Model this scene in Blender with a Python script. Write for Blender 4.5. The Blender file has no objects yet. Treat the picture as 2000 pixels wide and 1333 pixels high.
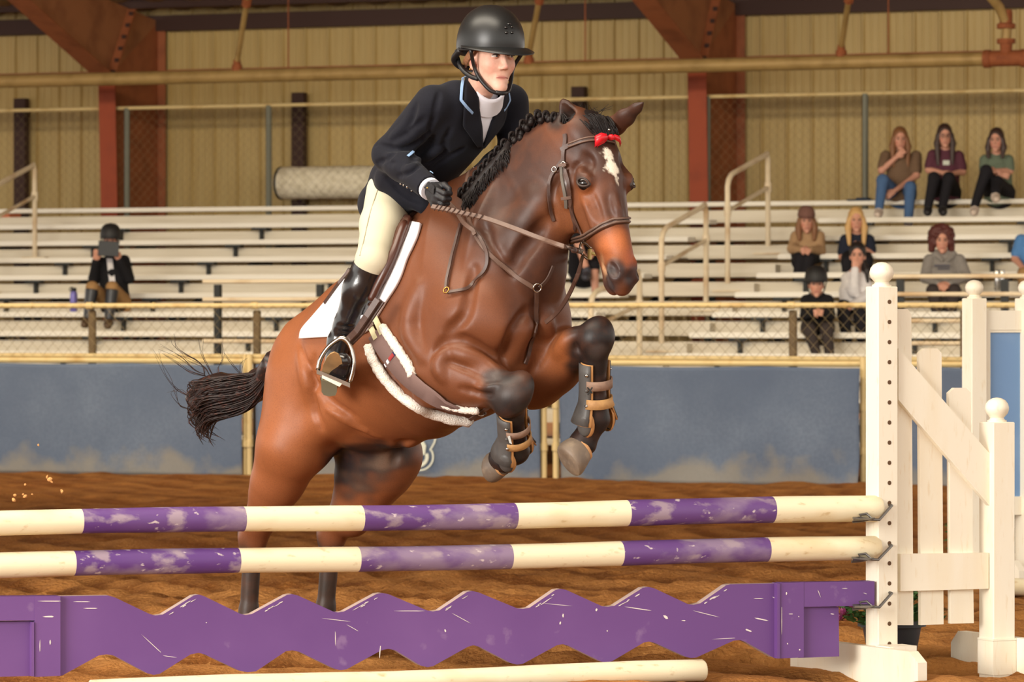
import bpy, bmesh, math, random
import numpy as np
from mathutils import Vector, Matrix
from mathutils.bvhtree import BVHTree
random.seed(7); rng = np.random.default_rng(7)
SC = bpy.context.scene; COL = SC.collection
# ------------------------------------------------ camera, sky, lights, exposure
FP, HC, HY = 8500.0, 1.36, 610.0            # focal length (px of 2000), eye height, horizon row
cam = bpy.data.cameras.new('camera'); co = bpy.data.objects.new('camera', cam); COL.objects.link(co)
co.location = (0, 0, HC); co.rotation_euler = (math.pi/2, 0, 0)
cam.sensor_width = 36; cam.lens = FP/2000*36; cam.shift_y = -(666.5-HY)/2000
cam.clip_start = 0.5; cam.clip_end = 300
cam.dof.use_dof = True; cam.dof.focus_distance = 16.2; cam.dof.aperture_fstop = 9.0
SC.camera = co
W = bpy.data.worlds.new('world'); SC.world = W; W.use_nodes = True
bg = W.node_tree.nodes['Background']; bg.inputs[0].default_value = (1.0, .93, .84, 1); bg.inputs[1].default_value = .92
SC.view_settings.view_transform = 'Standard'; SC.view_settings.look = 'None'
SC.view_settings.exposure = 1.0; SC.view_settings.gamma = 1.0; SC.view_settings.use_curve_mapping = False
def area(name, loc, target, size, size_y, power, col):
    l = bpy.data.lights.new(name, 'AREA'); l.shape = 'RECTANGLE'; l.size = size; l.size_y = size_y; l.energy = power; l.color = col
    o = bpy.data.objects.new(name, l); COL.objects.link(o); o.location = loc
    o.rotation_euler = (Vector(target)-Vector(loc)).to_track_quat('-Z', 'Y').to_euler(); return o
area('daylight_open_side', (-13, 2, 4.5), (0, 17, 1.2), 9, 5, 1900, (1, .96, .9))
area('fill_arena', (-3, 15, 7.4), (-1, 18, 0), 9, 2.5, 420, (1, .9, .74))  # unseen fill light added overhead to brighten ground and pole tops
area('fill_stand', (-6, 33, 6.6), (-2, 46, 2.2), 14, 1.5, 850, (1, .86, .62))  # unseen fill light added to brighten the seating
area('fill_stand', (10, 28, 6.6), (8, 42, 2.2), 14, 1.5, 720, (1, .86, .62))  # second added fill for the seating, further right
# ------------------------------------------------ geometry of the view
def P(px, py, Y): return Vector(((px-1000)/FP*Y, Y, HC-(py-HY)/FP*Y))
CB, SB = .9253, .3794                        # yaw of the arena's long side
def A(s, n, z): return Vector((s*CB+n*SB, -s*SB+n*CB, z))
def AY(px, n): return n/(CB+(px-1000)/FP*SB)
def AS(px, n):
    k = (px-1000)/FP; Y = AY(px, n); return k*Y*CB-Y*SB
def AZ(px, py, n): return HC-(py-HY)/FP*AY(px, n)
def AP(px, py, n): return P(px, py, AY(px, n))
ROTB = Matrix.Rotation(-math.atan2(SB, CB), 3, 'Z')
# ------------------------------------------------ mesh builder
class MB:
    def __init__(s): s.v = []; s.f = []
    def add(s, vs, fs):
        o = len(s.v); s.v += [tuple(v) for v in vs]; s.f += [tuple(i+o for i in f) for f in fs]; return s
    def box(s, c, size, R=None, taper=1.0, bevel=0):
        c = Vector(c); x, y, z = [q/2 for q in size]
        R = R or Matrix.Identity(3)
        b = bevel
        if not b:
            vs = [c+R@Vector((i*x*(taper if k > 0 else 1), j*y*(taper if k > 0 else 1), k*z)) for k in (-1, 1) for j in (-1, 1) for i in (-1, 1)]
            fs = [(0, 2, 3, 1), (4, 5, 7, 6), (0, 1, 5, 4), (2, 6, 7, 3), (0, 4, 6, 2), (1, 3, 7, 5)]
            return s.add(vs, fs)
        ring = []                             # chamfered box as stacked octagons
        def octo(hx, hy, zz):
            return [Vector((sx*hx-(sx*b if t else 0), sy*hy-(0 if t else sy*b), zz)) for (sx, sy, t) in
                    ((1, -1, 0), (1, 1, 0), (1, 1, 1), (-1, 1, 1), (-1, 1, 0), (-1, -1, 0), (-1, -1, 1), (1, -1, 1))]
        rows = [octo(x-b, y-b, -z), octo(x, y, -z+b), octo(x, y, z-b), octo(x-b, y-b, z)]
        vs = [c+R@p for r in rows for p in r]; fs = [tuple(range(7, -1, -1)), tuple(24+i for i in range(8))]
        for k in range(3):
            for i in range(8): fs.append((k*8+i, k*8+(i+1) % 8, k*8+8+(i+1) % 8, k*8+8+i))
        return s.add(vs, fs)
    def tube(s, pts, r, n=8, caps=True, flat=None):
        pts = [Vector(p) for p in pts]; m = len(pts)
        rs = r if isinstance(r, (list, tuple)) else [r]*m
        t0 = (pts[1]-pts[0]).normalized(); up = Vector((0, 0, 1)) if abs(t0.z) < .9 else Vector((1, 0, 0))
        u = t0.cross(up).normalized(); vs = []
        for i in range(m):
            t = ((pts[i+1] if i < m-1 else pts[i])-(pts[i-1] if i else pts[i])).normalized()
            u = (u-t*u.dot(t)).normalized(); w = t.cross(u)
            for k in range(n):
                a = 2*math.pi*k/n; vs.append(pts[i]+(u*math.cos(a)+w*math.sin(a))*rs[i])
        fs = [(i*n+k, i*n+(k+1) % n, i*n+n+(k+1) % n, i*n+n+k) for i in range(m-1) for k in range(n)]
        if caps: fs += [tuple(range(n-1, -1, -1)), tuple((m-1)*n+k for k in range(n))]
        return s.add(vs, fs)
    def lathe(s, prof, c, R=None, n=16):
        c = Vector(c); R = R or Matrix.Identity(3)
        vs = [c+R@Vector((r*math.cos(2*math.pi*k/n), r*math.sin(2*math.pi*k/n), z)) for r, z in prof for k in range(n)]
        m = len(prof)
        fs = [(i*n+k, i*n+(k+1) % n, i*n+n+(k+1) % n, i*n+n+k) for i in range(m-1) for k in range(n)]
        fs += [tuple(range(n-1, -1, -1)), tuple((m-1)*n+k for k in range(n))]
        return s.add(vs, fs)
    def prism(s, poly, e):                    # polygon of 3-D points extruded by vector e
        n = len(poly); e = Vector(e); poly = [Vector(p) for p in poly]
        fs = [tuple(range(n)), tuple(range(2*n-1, n-1, -1))]+[(i, i+n, (i+1) % n+n, (i+1) % n) for i in range(n)]
        return s.add(poly+[p+e for p in poly], fs)
    def grid(s, rows, closed=False):
        m, n = len(rows), len(rows[0]); vs = [p for r in rows for p in r]
        fs = [(i*n+k, i*n+(k+1) % n, i*n+n+(k+1) % n, i*n+n+k) for i in range(m-1) for k in range(n if closed else n-1)]
        return s.add(vs, fs)
    def sphere(s, c, r, R=None, n=12, m=8):
        c = Vector(c); R = R or Matrix.Identity(3); r = r if isinstance(r, (tuple, list)) else (r, r, r)
        prof = [(math.sin(math.pi*i/m), -math.cos(math.pi*i/m)) for i in range(m+1)]
        prof[0] = (.02, -1); prof[-1] = (.02, 1); o = len(s.v)
        vs = [c+R@Vector((q*math.cos(2*math.pi*k/n)*r[0], q*math.sin(2*math.pi*k/n)*r[1], z*r[2])) for q, z in prof for k in range(n)]
        fs = [(i*n+k, i*n+(k+1) % n, i*n+n+(k+1) % n, i*n+n+k) for i in range(m) for k in range(n)]
        fs += [tuple(range(n-1, -1, -1)), tuple(m*n+k for k in range(n))]
        return s.add(vs, fs)
    def torus(s, c, r, t, R=None, n=16, m=6):
        c = Vector(c); R = R or Matrix.Identity(3)
        rows = [[c+R@Vector(((r+t*math.cos(2*math.pi*j/m))*math.cos(2*math.pi*i/n), (r+t*math.cos(2*math.pi*j/m))*math.sin(2*math.pi*i/n), t*math.sin(2*math.pi*j/m))) for j in range(m)] for i in range(n)]
        return s.grid(rows+[rows[0]], True)
def link(name, me, mat, parent=None, smooth=False):
    o = bpy.data.objects.new(name, me); COL.objects.link(o)
    if mat and not me.materials: me.materials.append(mat)
    if parent is not None: setpar(o, parent)
    if smooth: me.shade_smooth()
    return o
def world_of(o):
    m = Matrix.LocRotScale(o.location, o.rotation_euler, None)
    return world_of(o.parent)@o.matrix_parent_inverse@m if o.parent else m
def setpar(o, parent):
    o.parent = parent; o.matrix_parent_inverse = world_of(parent).inverted()
def obj(name, mb, mat, parent=None, smooth=False, autos=None):
    me = bpy.data.meshes.new(name); me.from_pydata(mb.v, [], mb.f); me.update()
    bm = bmesh.new(); bm.from_mesh(me); bmesh.ops.recalc_face_normals(bm, faces=bm.faces); bm.to_mesh(me); bm.free()
    o = link(name, me, mat, parent, smooth or autos is not None)
    if autos is not None: me.set_sharp_from_angle(angle=math.radians(autos))
    return o
def tag(o, label, cat=None, group=None, kind=None):
    if label: o['label'] = label
    if cat: o['category'] = cat
    if group: o['group'] = group
    if kind: o['kind'] = kind
    return o
def thing(name, label, cat, loc=(0, 0, 0), group=None):
    o = bpy.data.objects.new(name, None); COL.objects.link(o); o.location = loc; o.empty_display_size = .1
    return tag(o, label, cat, group)
def struct(o): o['kind'] = 'structure'; return o
def inst(src, parent=None, loc=None, rot=None):   # a copy sharing its mesh
    c = src.copy(); COL.objects.link(c)
    if loc is not None: c.location = loc
    if rot is not None: c.rotation_euler = rot
    if parent is not None: c.parent = parent
    return c
# ------------------------------------------------ materials
def lin(r, g, b): return tuple(((c/255)/12.92 if c/255 <= .04045 else ((c/255+.055)/1.055)**2.4) for c in (r, g, b))+(1,)
def mat(name, col, rough=.6, metal=0, noise=None, bump=None, spec=.5, attr=None, sheen=0, stretch=(1, 1, 1), coat=0):
    m = bpy.data.materials.new(name); m.use_nodes = True; nt = m.node_tree; b = nt.nodes['Principled BSDF']
    b.inputs['Roughness'].default_value = rough; b.inputs['Metallic'].default_value = metal
    b.inputs['Specular IOR Level'].default_value = spec; b.inputs['Base Color'].default_value = col
    if sheen: b.inputs['Sheen Weight'].default_value = sheen
    if coat: b.inputs['Coat Weight'].default_value = coat; b.inputs['Coat Roughness'].default_value = .25
    N = nt.nodes.new; L = nt.links.new
    tc = N('ShaderNodeTexCoord'); mp = N('ShaderNodeMapping'); mp.inputs['Scale'].default_value = stretch; L(tc.outputs['Object'], mp.inputs[0])
    last = None
    if attr:
        a = N('ShaderNodeAttribute'); a.attribute_name = attr; last = a.outputs['Color']
    for (scale, col2, lo, hi, amt) in (noise or []):
        t = N('ShaderNodeTexNoise'); t.inputs['Scale'].default_value = scale; t.inputs['Detail'].default_value = 5; L(mp.outputs[0], t.inputs[0])
        r = N('ShaderNodeMapRange'); r.inputs[1].default_value = lo; r.inputs[2].default_value = hi; r.inputs[4].default_value = amt; L(t.outputs[0], r.inputs[0])
        x = N('ShaderNodeMix'); x.data_type = 'RGBA'; L(r.outputs[0], x.inputs[0])
        if last is not None: L(last, x.inputs[6])
        else: x.inputs[6].default_value = col
        x.inputs[7].default_value = col2; last = x.outputs[2]
    if last is not None: L(last, b.inputs['Base Color'])
    if bump:
        t = N('ShaderNodeTexNoise'); t.inputs['Scale'].default_value = bump[0]; t.inputs['Detail'].default_value = 4; L(mp.outputs[0], t.inputs[0])
        bn = N('ShaderNodeBump'); bn.inputs['Strength'].default_value = bump[1]; bn.inputs['Distance'].default_value = bump[2] if len(bump) > 2 else .01
        L(t.outputs[0], bn.inputs['Height']); L(bn.outputs[0], b.inputs['Normal'])
    return m
M = {}
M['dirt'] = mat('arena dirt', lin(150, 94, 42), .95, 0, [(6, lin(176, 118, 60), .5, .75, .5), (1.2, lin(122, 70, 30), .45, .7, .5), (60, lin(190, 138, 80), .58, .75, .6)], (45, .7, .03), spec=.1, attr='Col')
M['siding'] = mat('tan steel siding', lin(188, 164, 108), .55, 0, [(3, lin(160, 132, 80), .5, .8, .6), (1, lin(176, 146, 84), .4, .7, .6)], stretch=(6, 6, .5))
M['rust'] = mat('rust-red painted steel', lin(156, 90, 54), .7, 0, [(4, lin(126, 70, 40), .45, .7, .8)])
M['rustlt'] = mat('brown primer steel', lin(160, 104, 66), .7, 0, [(3, lin(128, 78, 48), .45, .7, .8)])
M['dark'] = mat('dark brown steel', lin(58, 32, 24), .7)
M['black'] = mat('black steel', lin(30, 32, 30), .6)
M['roof'] = mat('roof deck', lin(150, 120, 84), .6, 0, [(2, lin(110, 76, 50), .45, .7, .6)])
M['pipe'] = mat('yellowed galvanized pipe', lin(168, 138, 84), .55, .2, [(5, lin(140, 112, 62), .45, .7, .8)])
M['rustpipe'] = mat('rusty pipe fitting', lin(146, 80, 42), .8, 0, [(20, lin(120, 60, 30), .45, .7, .8)])
M['alu'] = mat('weathered aluminium plank', lin(250, 244, 230), .5, 0, [(2, lin(226, 214, 192), .5, .8, .6)], stretch=(.3, 1, 6))
M['aludim'] = mat('dull aluminium board', lin(226, 216, 196), .55, 0, [(2, lin(198, 184, 158), .45, .75, .6)], stretch=(.3, 1, 8))
M['wire'] = mat('galvanized wire', lin(150, 132, 96), .6, .2)
M['fencepost'] = mat('brown fence post', lin(104, 84, 52), .6, 0, [(8, lin(78, 62, 38), .45, .7, .7)])
M['fencerail'] = mat('yellowed fence rail', lin(214, 190, 136), .55, 0, [(6, lin(184, 148, 88), .5, .75, .8)])
M['railpaint'] = mat('cream painted handrail', lin(228, 210, 178), .45, 0, [(3, lin(190, 150, 100), .5, .7, .7)])
M['greypost'] = mat('grey galvanized post', lin(112, 112, 98), .55, .3)
M['banner'] = mat('blue windscreen fabric', lin(92, 104, 124), .85, 0, [(1.5, lin(110, 122, 140), .4, .7, .8), (.7, lin(80, 92, 114), .45, .65, .6), (40, lin(86, 98, 118), .4, .6, .4)], (1.6, .35, .05), spec=.15)
M['print'] = mat('pale print', lin(206, 210, 196), .8)
M['white'] = mat('cream white paint', lin(240, 232, 212), .5, 0, [(2, lin(232, 214, 178), .5, .75, .6), (25, lin(222, 200, 160), .6, .75, .5)], stretch=(3, 3, .5))
M['polewhite'] = mat('weathered white pole paint', lin(238, 226, 192), .6, 0, [(5, lin(214, 186, 134), .52, .72, .7), (40, lin(196, 164, 110), .62, .75, .7)], (30, .25, .004), stretch=(.35, 1, 1))
M['purple'] = mat('purple pole paint', lin(100, 66, 126), .55, 0, [(2.5, lin(88, 48, 122), .45, .65, .9), (6, lin(146, 126, 148), .49, .60, .8), (13, lin(164, 146, 154), .55, .63, .8), (45, lin(206, 192, 190), .64, .70, .9)], (30, .2, .004), stretch=(.45, 1, 1))
M['purple2'] = mat('purple board paint', lin(104, 66, 130), .5, 0, [(1.8, lin(118, 80, 142), .45, .7, .6), (9, lin(150, 122, 160), .66, .74, .5)], (6, .1, .004))
M['chip'] = mat('bare pale paint chips', lin(232, 222, 214), .6)
M['bare'] = mat('bare board edge', lin(202, 178, 168), .7)
M['cup'] = mat('galvanized jump cup', lin(112, 108, 104), .4, .8)
M['hole'] = mat('drilled hole', lin(96, 70, 46), .9)
# ================================================ arena shell
def vnoise(x, y, seed=0):
    def h(i, j):
        q = np.sin(i*127.1+j*311.7+seed*74.7)*43758.5453; return q-np.floor(q)
    xi, yi = np.floor(x), np.floor(y); u, v = x-xi, y-yi; u = u*u*(3-2*u); v = v*v*(3-2*v)
    return (h(xi, yi)*(1-u)+h(xi+1, yi)*u)*(1-v)+(h(xi, yi+1)*(1-u)+h(xi+1, yi+1)*u)*v
def ground_z(x, y):
    # raked furrows follow the long side of the arena, clods over them
    s = x*CB-y*SB; n = x*SB+y*CB
    near = np.clip((34-y)/14, .25, 1)
    w = s*.35+.5*vnoise(s*.6, n*.6, 3)
    fur = np.sin((n*.95+.22*s+.30*s*vnoise(s*.05, n*.12, 12)+.5*np.sin(w*2)+.22*vnoise(s*.8, n*1.2, 5))*2*np.pi/.46); fur = np.sign(fur)*np.abs(fur)**.7
    z = .040*fur*(.15+1.0*vnoise(s*.5, n*.6, 8))*np.clip(1.25-(y-16)/9, .35, 1)
    z += .05*(vnoise(x*1.1, y*1.1, 1)-.5)+.035*(vnoise(x*4, y*4, 2)-.5)
    z += near*(.03*(vnoise(x*11, y*11, 4)-.5)+.018*(vnoise(x*24, y*24, 6)-.5))
    z = z*np.where(y < 16.9, .5, 1)-.035*np.exp(-(((x-1.5)/.6)**4+((y-16.3)/.9)**4))+.05*np.exp(-(((x-1.62)/.13)**2+((y-16.05)/.25)**2))+.03*np.exp(-(((x-1.25)/.2)**2+((y-15.9)/.12)**2))
    return z-.01, fur
def build_floor():
    ys = [12.6]
    while ys[-1] < 37: ys.append(ys[-1]+max(.016, (ys[-1]-10)*.0042))
    ys = np.array(ys); nx = 400; u = np.linspace(-1, 1, nx)
    Y, U = np.meshgrid(ys, u, indexing='ij'); X = U*(Y*.14+.8)
    Z, FU = ground_z(X, Y); m = len(ys)
    vs = np.stack([X, Y, Z], -1).reshape(-1, 3)
    i = np.arange(m-1)[:, None]*nx+np.arange(nx-1)[None]; q = np.stack([i, i+1, i+nx+1, i+nx], -1).reshape(-1, 4)
    # a broad plain outside the fine patch, laid just under it
    ex = np.array([(-40, -14, -.09), (40, -14, -.09), (40, 75, -.09), (-40, 75, -.09)])
    vs = np.vstack([vs, ex]); k = m*nx
    me = bpy.data.meshes.new('floor'); me.from_pydata(vs.tolist(), [], q.tolist()+[(k, k+1, k+2, k+3)]); me.update()
    t = np.clip(.5+.42*FU.ravel()+.9*(vnoise(X*2.2, Y*3.1, 21)-.5).ravel()+.7*(vnoise(X*9, Y*9, 22)-.5).ravel(), 0, 1)[:, None]   # furrow light and shade painted in: crests lighter, hollows darker
    far = np.clip((Y.ravel()-19)/9, 0, 1)[:, None]*.55; t = t*(1-far)  # far ground painted darker for the shade under the roof
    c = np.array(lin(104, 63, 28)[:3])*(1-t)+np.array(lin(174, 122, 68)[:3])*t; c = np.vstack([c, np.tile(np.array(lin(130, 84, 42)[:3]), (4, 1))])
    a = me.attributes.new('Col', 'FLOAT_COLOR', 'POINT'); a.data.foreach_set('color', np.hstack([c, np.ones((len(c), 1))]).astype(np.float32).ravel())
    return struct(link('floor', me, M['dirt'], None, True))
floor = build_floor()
# ---- back wall of ribbed steel panels
NW = 47.5; zt = 5.2
wall = struct(thing('wall_back', None, None, A(AS(1000, NW), NW, 0)))
g = MB()                                       # one 0.305 m panel with a raised rib on its edge and two low swages
prof = [(-.1525, 0), (-.135, -.03), (-.118, -.03), (-.10, 0), (-.04, 0), (-.032, -.006), (-.02, -.006), (-.012, 0), (.05, 0), (.058, -.006), (.07, -.006), (.078, 0), (.1515, 0)]
g.grid([[Vector((x, y, z)) for x, y in prof] for z in (.2, zt)]); g.grid([[Vector((x, .02, z)) for x in (-.152, .152)] for z in (.2, zt)])
pan = obj('wall_panel', g, M['siding'], None)
s0 = AS(-1000, NW); s1 = AS(2900, NW); first = True
k = s0; hide = AS(470, NW)
while k < s1:
    c = pan if first else inst(pan)
    c.location = A(k, NW, 0); c.rotation_euler = (0, 0, -math.atan2(SB, CB)); setpar(c, wall); first = False
    k += .305
def abar(name, px0, px1, n, z0, z1, th, m, parent=None):
    a, b = AS(px0, n), AS(px1, n); g = MB(); g.box(A((a+b)/2, n, (z0+z1)/2), (b-a, th, z1-z0), ROTB); return obj(name, g, m, parent)
struct(abar('trim_1', -1000, 2900, NW-.12, 4.78, 4.97, .12, M['dark']))       # eave strut
struct(abar('trim_2', -1000, 2900, NW-.05, 4.26, 4.31, .08, M['rust']))      # wall girt
struct(abar('trim_3', -1000, 2900, NW-.7, 5.02, 5.16, .08, M['dark']))        # first purlin
struct(abar('trim_4', -1000, 2900, NW-2.2, 5.22, 5.36, .08, M['rust']))
# ---- roof deck: corrugated, rising towards the arena
g = MB(); rows = []
sA, sB = AS(-300, NW)-6, AS(2300, NW)+16; nn = 150
for n_, z_ in ((NW+.4, 5.0), (2.0, 8.6)):
    rows.append([A(sA+(sB-sA)*i/(nn*2), n_, z_+(.05 if i % 4 < 2 else 0)) for i in range(nn*2+1)])
g.grid(rows); struct(obj('ceiling', g, M['roof']))
# ---- rigid frames: tapered column, knee plate, sloping rafter
M['redsteel'] = mat('red primed flange', lin(150, 66, 36), .75, 0, [(4, lin(128, 56, 32), .45, .7, .7)])
def frame(px_back, label):
    s = AS(px_back, NW-.1); root = thing('steel_frame', label, 'frame', A(s, NW-.1, 0))
    nb, nf0, nf1 = NW-.1, NW-1.25, NW-1.42
    web = MB().prism([A(s, nb, 0), A(s, nf0, 0), A(s, nf1, 4.15), A(s, nb, 4.9)], A(.012, 0, 0)); obj('web', web, M['rust'], root)
    fl = MB().prism([A(s-.11, nf0, 0), A(s+.11, nf0, 0), A(s+.11, nf1, 4.15), A(s-.11, nf1, 4.15)], A(0, -.02, 0)); obj('front_flange', fl, M['redsteel'], root)
    bf = MB().prism([A(s-.11, nb, 0), A(s+.11, nb, 0), A(s+.11, nb, 4.9), A(s-.11, nb, 4.9)], A(0, -.02, 0)); obj('back_flange', bf, M['rust'], root)
    L = 12; r0, r1 = (nf1, 4.15), (nf1-3.0, 5.25); r2 = (nf1-L, 6.1); t0, t2 = (nb, 4.9), (nf1-L, 6.75)
    rw = MB().prism([A(s, *t0), A(s, *r0), A(s, *r1), A(s, *r2), A(s, *t2)], A(.012, 0, 0)); obj('rafter_web', rw, M['rustlt'], root)
    rf = MB()
    for a, b in ((r0, r1), (r1, r2)): rf.prism([A(s-.13, *a), A(s+.13, *a), A(s+.13, *b), A(s-.13, *b)], A(0, 0, -.025))
    obj('rafter_flange', rf, M['rust'], root)
    kp = MB().prism([A(s-.10, nf1, 4.15), A(s+.11, nf1, 4.15), A(s+.11, nf1+.55, 5.0), A(s-.10, nf1+.55, 5.0)], A(0, -.04, 0)); obj('knee_plate', kp, M['rust'], root)
    g = MB()
    for i in range(6):
        t = .08+i*.17
        for e in (-.075, .085): g.box(A(s+e, nf1+.55*t-.05, 4.15+.85*t), (.045, .05, .045), ROTB)
    b = obj('bolt', g, M['dark'], root); b['kind'] = 'stuff'
frame(308, 'rust red steel column with sloping rafter behind the filming spectator')
frame(1438, 'rust red steel column with sloping rafter above the tall stair handrail')
frame(-700, 'rust red steel column beyond the far end of the seats') if False else None
for px, lab in ((38, 'dark wall post near the small handrail at the far left'), (581, 'dark brown wall post above the grey wire roll'), (1128, 'dark brown wall post behind the ears of the horse')):
    n = NW-.2; s = AS(px, n); g = MB(); 
    g.box(A(s, n, 2.02), (.15, .012, 3.95), ROTB); g.box(A(s-.075, n+.05, 2.02), (.012, .1, 3.95), ROTB); g.box(A(s+.075, n+.05, 2.02), (.012, .1, 3.95), ROTB)
    tag(obj('wall_post', g, M['dark']), lab, 'post', 'dark posts on the back wall')
# ---- big sprinkler main with its drops
NPI = 45.0
root = thing('sprinkler_main', 'long yellowed water pipe running along under the eave', 'pipe', AP(1000, 136, NPI))
zp = 4.07
obj('main_pipe', MB().tube([A(AS(-1000, NPI), NPI, zp), A(AS(700, NPI), NPI, zp), A(AS(2900, NPI), NPI, zp)], .078, 14), M['pipe'], root, autos=40)
for px in (1965,):
    s = AS(px, NPI)
    obj('tee_fitting', MB().lathe([(.08, -.24), (.098, -.24), (.098, -.17), (.084, -.17), (.084, .17), (.098, .17), (.098, .24), (.08, .24)], A(s, NPI, zp), ROTB@Matrix.Rotation(math.pi/2, 3, 'Y'), 14).lathe([(.06, .05), (.07, .16), (.1, .16), (.1, .21), (.06, .21)], A(s, NPI, zp), None, 14), M['rustpipe'], root, autos=40)
    obj('riser_pipe', MB().tube([A(s, NPI, zp+.2), A(s+.01, NPI, zp+.36), A(s-.05, NPI-.1, zp+.55), A(s-.6, NPI-1.6, zp+1.6)], .055, 10), M['pipe'], root, autos=40)
    obj('pipe_coupling', MB().lathe([(.06, .32), (.1, .32), (.1, .37), (.07, .38), (.07, .5), (.06, .52)], A(s, NPI, zp), None, 12), M['rustpipe'], root, autos=40)
for px0, px1, y1 in ((463, 484, 0), (1033, 1056, -5), (1643, 1660, -5)):
    a = A(AS(px0, NPI), NPI, zp+.06); b = AP(px1, y1-10, NPI-.55)
    obj('branch_pipe', MB().tube([a, a+Vector((0, 0, .1)), b], .032, 8), M['pipe'], root, autos=40)
    obj('pipe_coupling', MB().lathe([(.05, 0), (.06, .0), (.06, .06), (.045, .08), (.04, .13)], a, None, 10), M['rustpipe'], root, autos=40)
    d = (b-a); obj('pipe_coupling', MB().tube([a+d*.86, a+d*.95], .055, 8), M['rustpipe'], root, autos=40)
for px in (563, 1143, 1735):
    a = A(AS(px, NPI), NPI, zp); obj('hanger_rod', MB().tube([a, a+Vector((0, 0, 1.4))], .008, 5), M['rustpipe'], root)
# ---- chain link: woven wires as thin zigzag strands
def chainlink(name, s_a, s_b, n, z0, z1, cell, r, parent, m):
    W_, Hh = s_b-s_a, z1-z0; nc = max(1, int(W_/cell)); cw = W_/nc; nr = max(1, int(Hh/cell)); rh = Hh/nr
    vs = []; fs = []
    dv = [A(0, 0, r), A(r*.9, -r*.9, -r*.6)-A(0, 0, 0), A(-r*.9, r*.9, -r*.6)-A(0, 0, 0)]
    for i in range(nc):
        x0 = s_a+i*cw
        for k in range(nr+1):
            x = x0+(cw*1.0 if (k+i) % 2 else 0.0); z = z0+k*rh
            p = A(x, n+(r if (k+i) % 2 else -r), z); o = len(vs)
            vs += [p+A(r, 0, 0), p+A(0, -r, 0), p+A(-r, r, 0)]
            if k:
                for j in range(3): fs.append((o-3+j, o-3+(j+1) % 3, o+(j+1) % 3, o+j))
    me = bpy.data.meshes.new(name); me.from_pydata([tuple(v) for v in vs], [], fs); me.update()
    o = link(name, me, m, parent); o['kind'] = 'stuff'; return o
NU = 46.2
root = thing('back_fence', 'tall chain link fence behind the top row of seats', 'fence', AP(1000, 395, NU))
zr = 3.79
obj('top_rail', MB().tube([A(AS(-1000, NU), NU, zr), A(AS(2900, NU), NU, zr)], .022, 8), M['fencerail'], root)
for px in (248, 525, 1382, 1690):
    obj('fence_post', MB().tube([A(AS(px, NU), NU, 1.0), A(AS(px, NU), NU, zr)], .036, 8), M['greypost'], root, autos=40)
chainlink('wire_mesh', AS(-900, NU), AS(2800, NU), NU+.03, 2.6, zr, .055, .0022, root, M['wire'])
# ---- roll of wire and netting lying behind the top seats
NR = NU+.75
a, b = A(AS(540, NR), NR, AZ(640, 357, NR)), A(AS(985, NR), NR, AZ(640, 357, NR)); d = (b-a).normalized()
root = thing('wire_roll', 'big roll of pale netting lying behind the top seats', 'roll', (a+b)/2-Vector((0, 0, .19)))
prof = [(.11, 0), (.17, .03), (.195, .1)]+[(.195+.004*math.sin(i*2.1), .1+i*.1) for i in range(1, 24)]
obj('netting', MB().lathe(prof, a, ROTB@Matrix.Rotation(math.pi/2, 3, 'Y'), 24), mat('pale netting', lin(246, 236, 210), .8, 0, [(14, lin(216, 204, 172), .45, .6, .7)], (30, .5, .02)), root, autos=50)
obj('end_hoop', MB().torus(a+d*.06, .185, .016, ROTB@Matrix.Rotation(math.pi/2, 3, 'Y')), M['black'], root)
# ---- bleachers
N0, RUN, Z0, RISE = 45.35, .68, 2.574, .203
def row(i): return N0-RUN*i, Z0-RISE*i
root = thing('bleacher', 'long bank of weathered aluminium seating with many rows', 'bleachers', A(AS(1000, N0-4), N0-4, 0))
sL = AS(-900, N0); sR = AS(2900, N0); LA = AS(1385, row(1)[0]); RA = AS(1518, row(3)[0])
L0 = AS(20, row(0)[0])
def plank(name, s_a, s_b, n, z, w, h, m):
    g = MB(); g.box(A((s_a+s_b)/2, n+w/2, z-h/2), (s_b-s_a, w, h), ROTB, bevel=.006)
    for q in (.25, .5, .75): g.box(A((s_a+s_b)/2, n+w*q, z+.003), (s_b-s_a, .02, .006), ROTB)
    return obj(name, g, m, root)
def riser(name, s_a, s_b, n, z0, z1, m):
    g = MB(); g.box(A((s_a+s_b)/2, n, (z0+z1)/2), (s_b-s_a, .03, z1-z0), ROTB)
    for q in (.2, .5, .8): g.box(A((s_a+s_b)/2, n-.017, z0+(z1-z0)*q), (s_b-s_a, .008, .012), ROTB)
    return obj(name, g, m, root)
for i in range(11):
    n, z = row(i)
    if i == 0: plank('seat_plank', sL, sR, n, z, .27, .045, M['alu'])
    else:
        plank('seat_plank', L0, LA, n, z, .26, .05, M['alu']); plank('seat_plank', RA, sR, n, z, .26, .05, M['alu'])
    if i: riser('riser_board', sL, sR, n+.84, z-.02, z+.115, M['aludim'])
    plank('foot_plank', sL, sR, n-.30, z-.40, .52, .045, M['aludim'])
# aisle steps: solid risers down both stairways
for i in range(1, 11):
    n, z = row(i); g = MB(); g.box(A((LA+RA)/2, n+.12, z-.17), (RA-LA-.02, .3, .13), ROTB); obj('aisle_step', g, M['aludim'], root)
    g = MB(); g.box(A((sL+L0)/2, n+.12, z-.17), (L0-sL-.02, .3, .13), ROTB); obj('aisle_step', g, M['aludim'], root)
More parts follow.
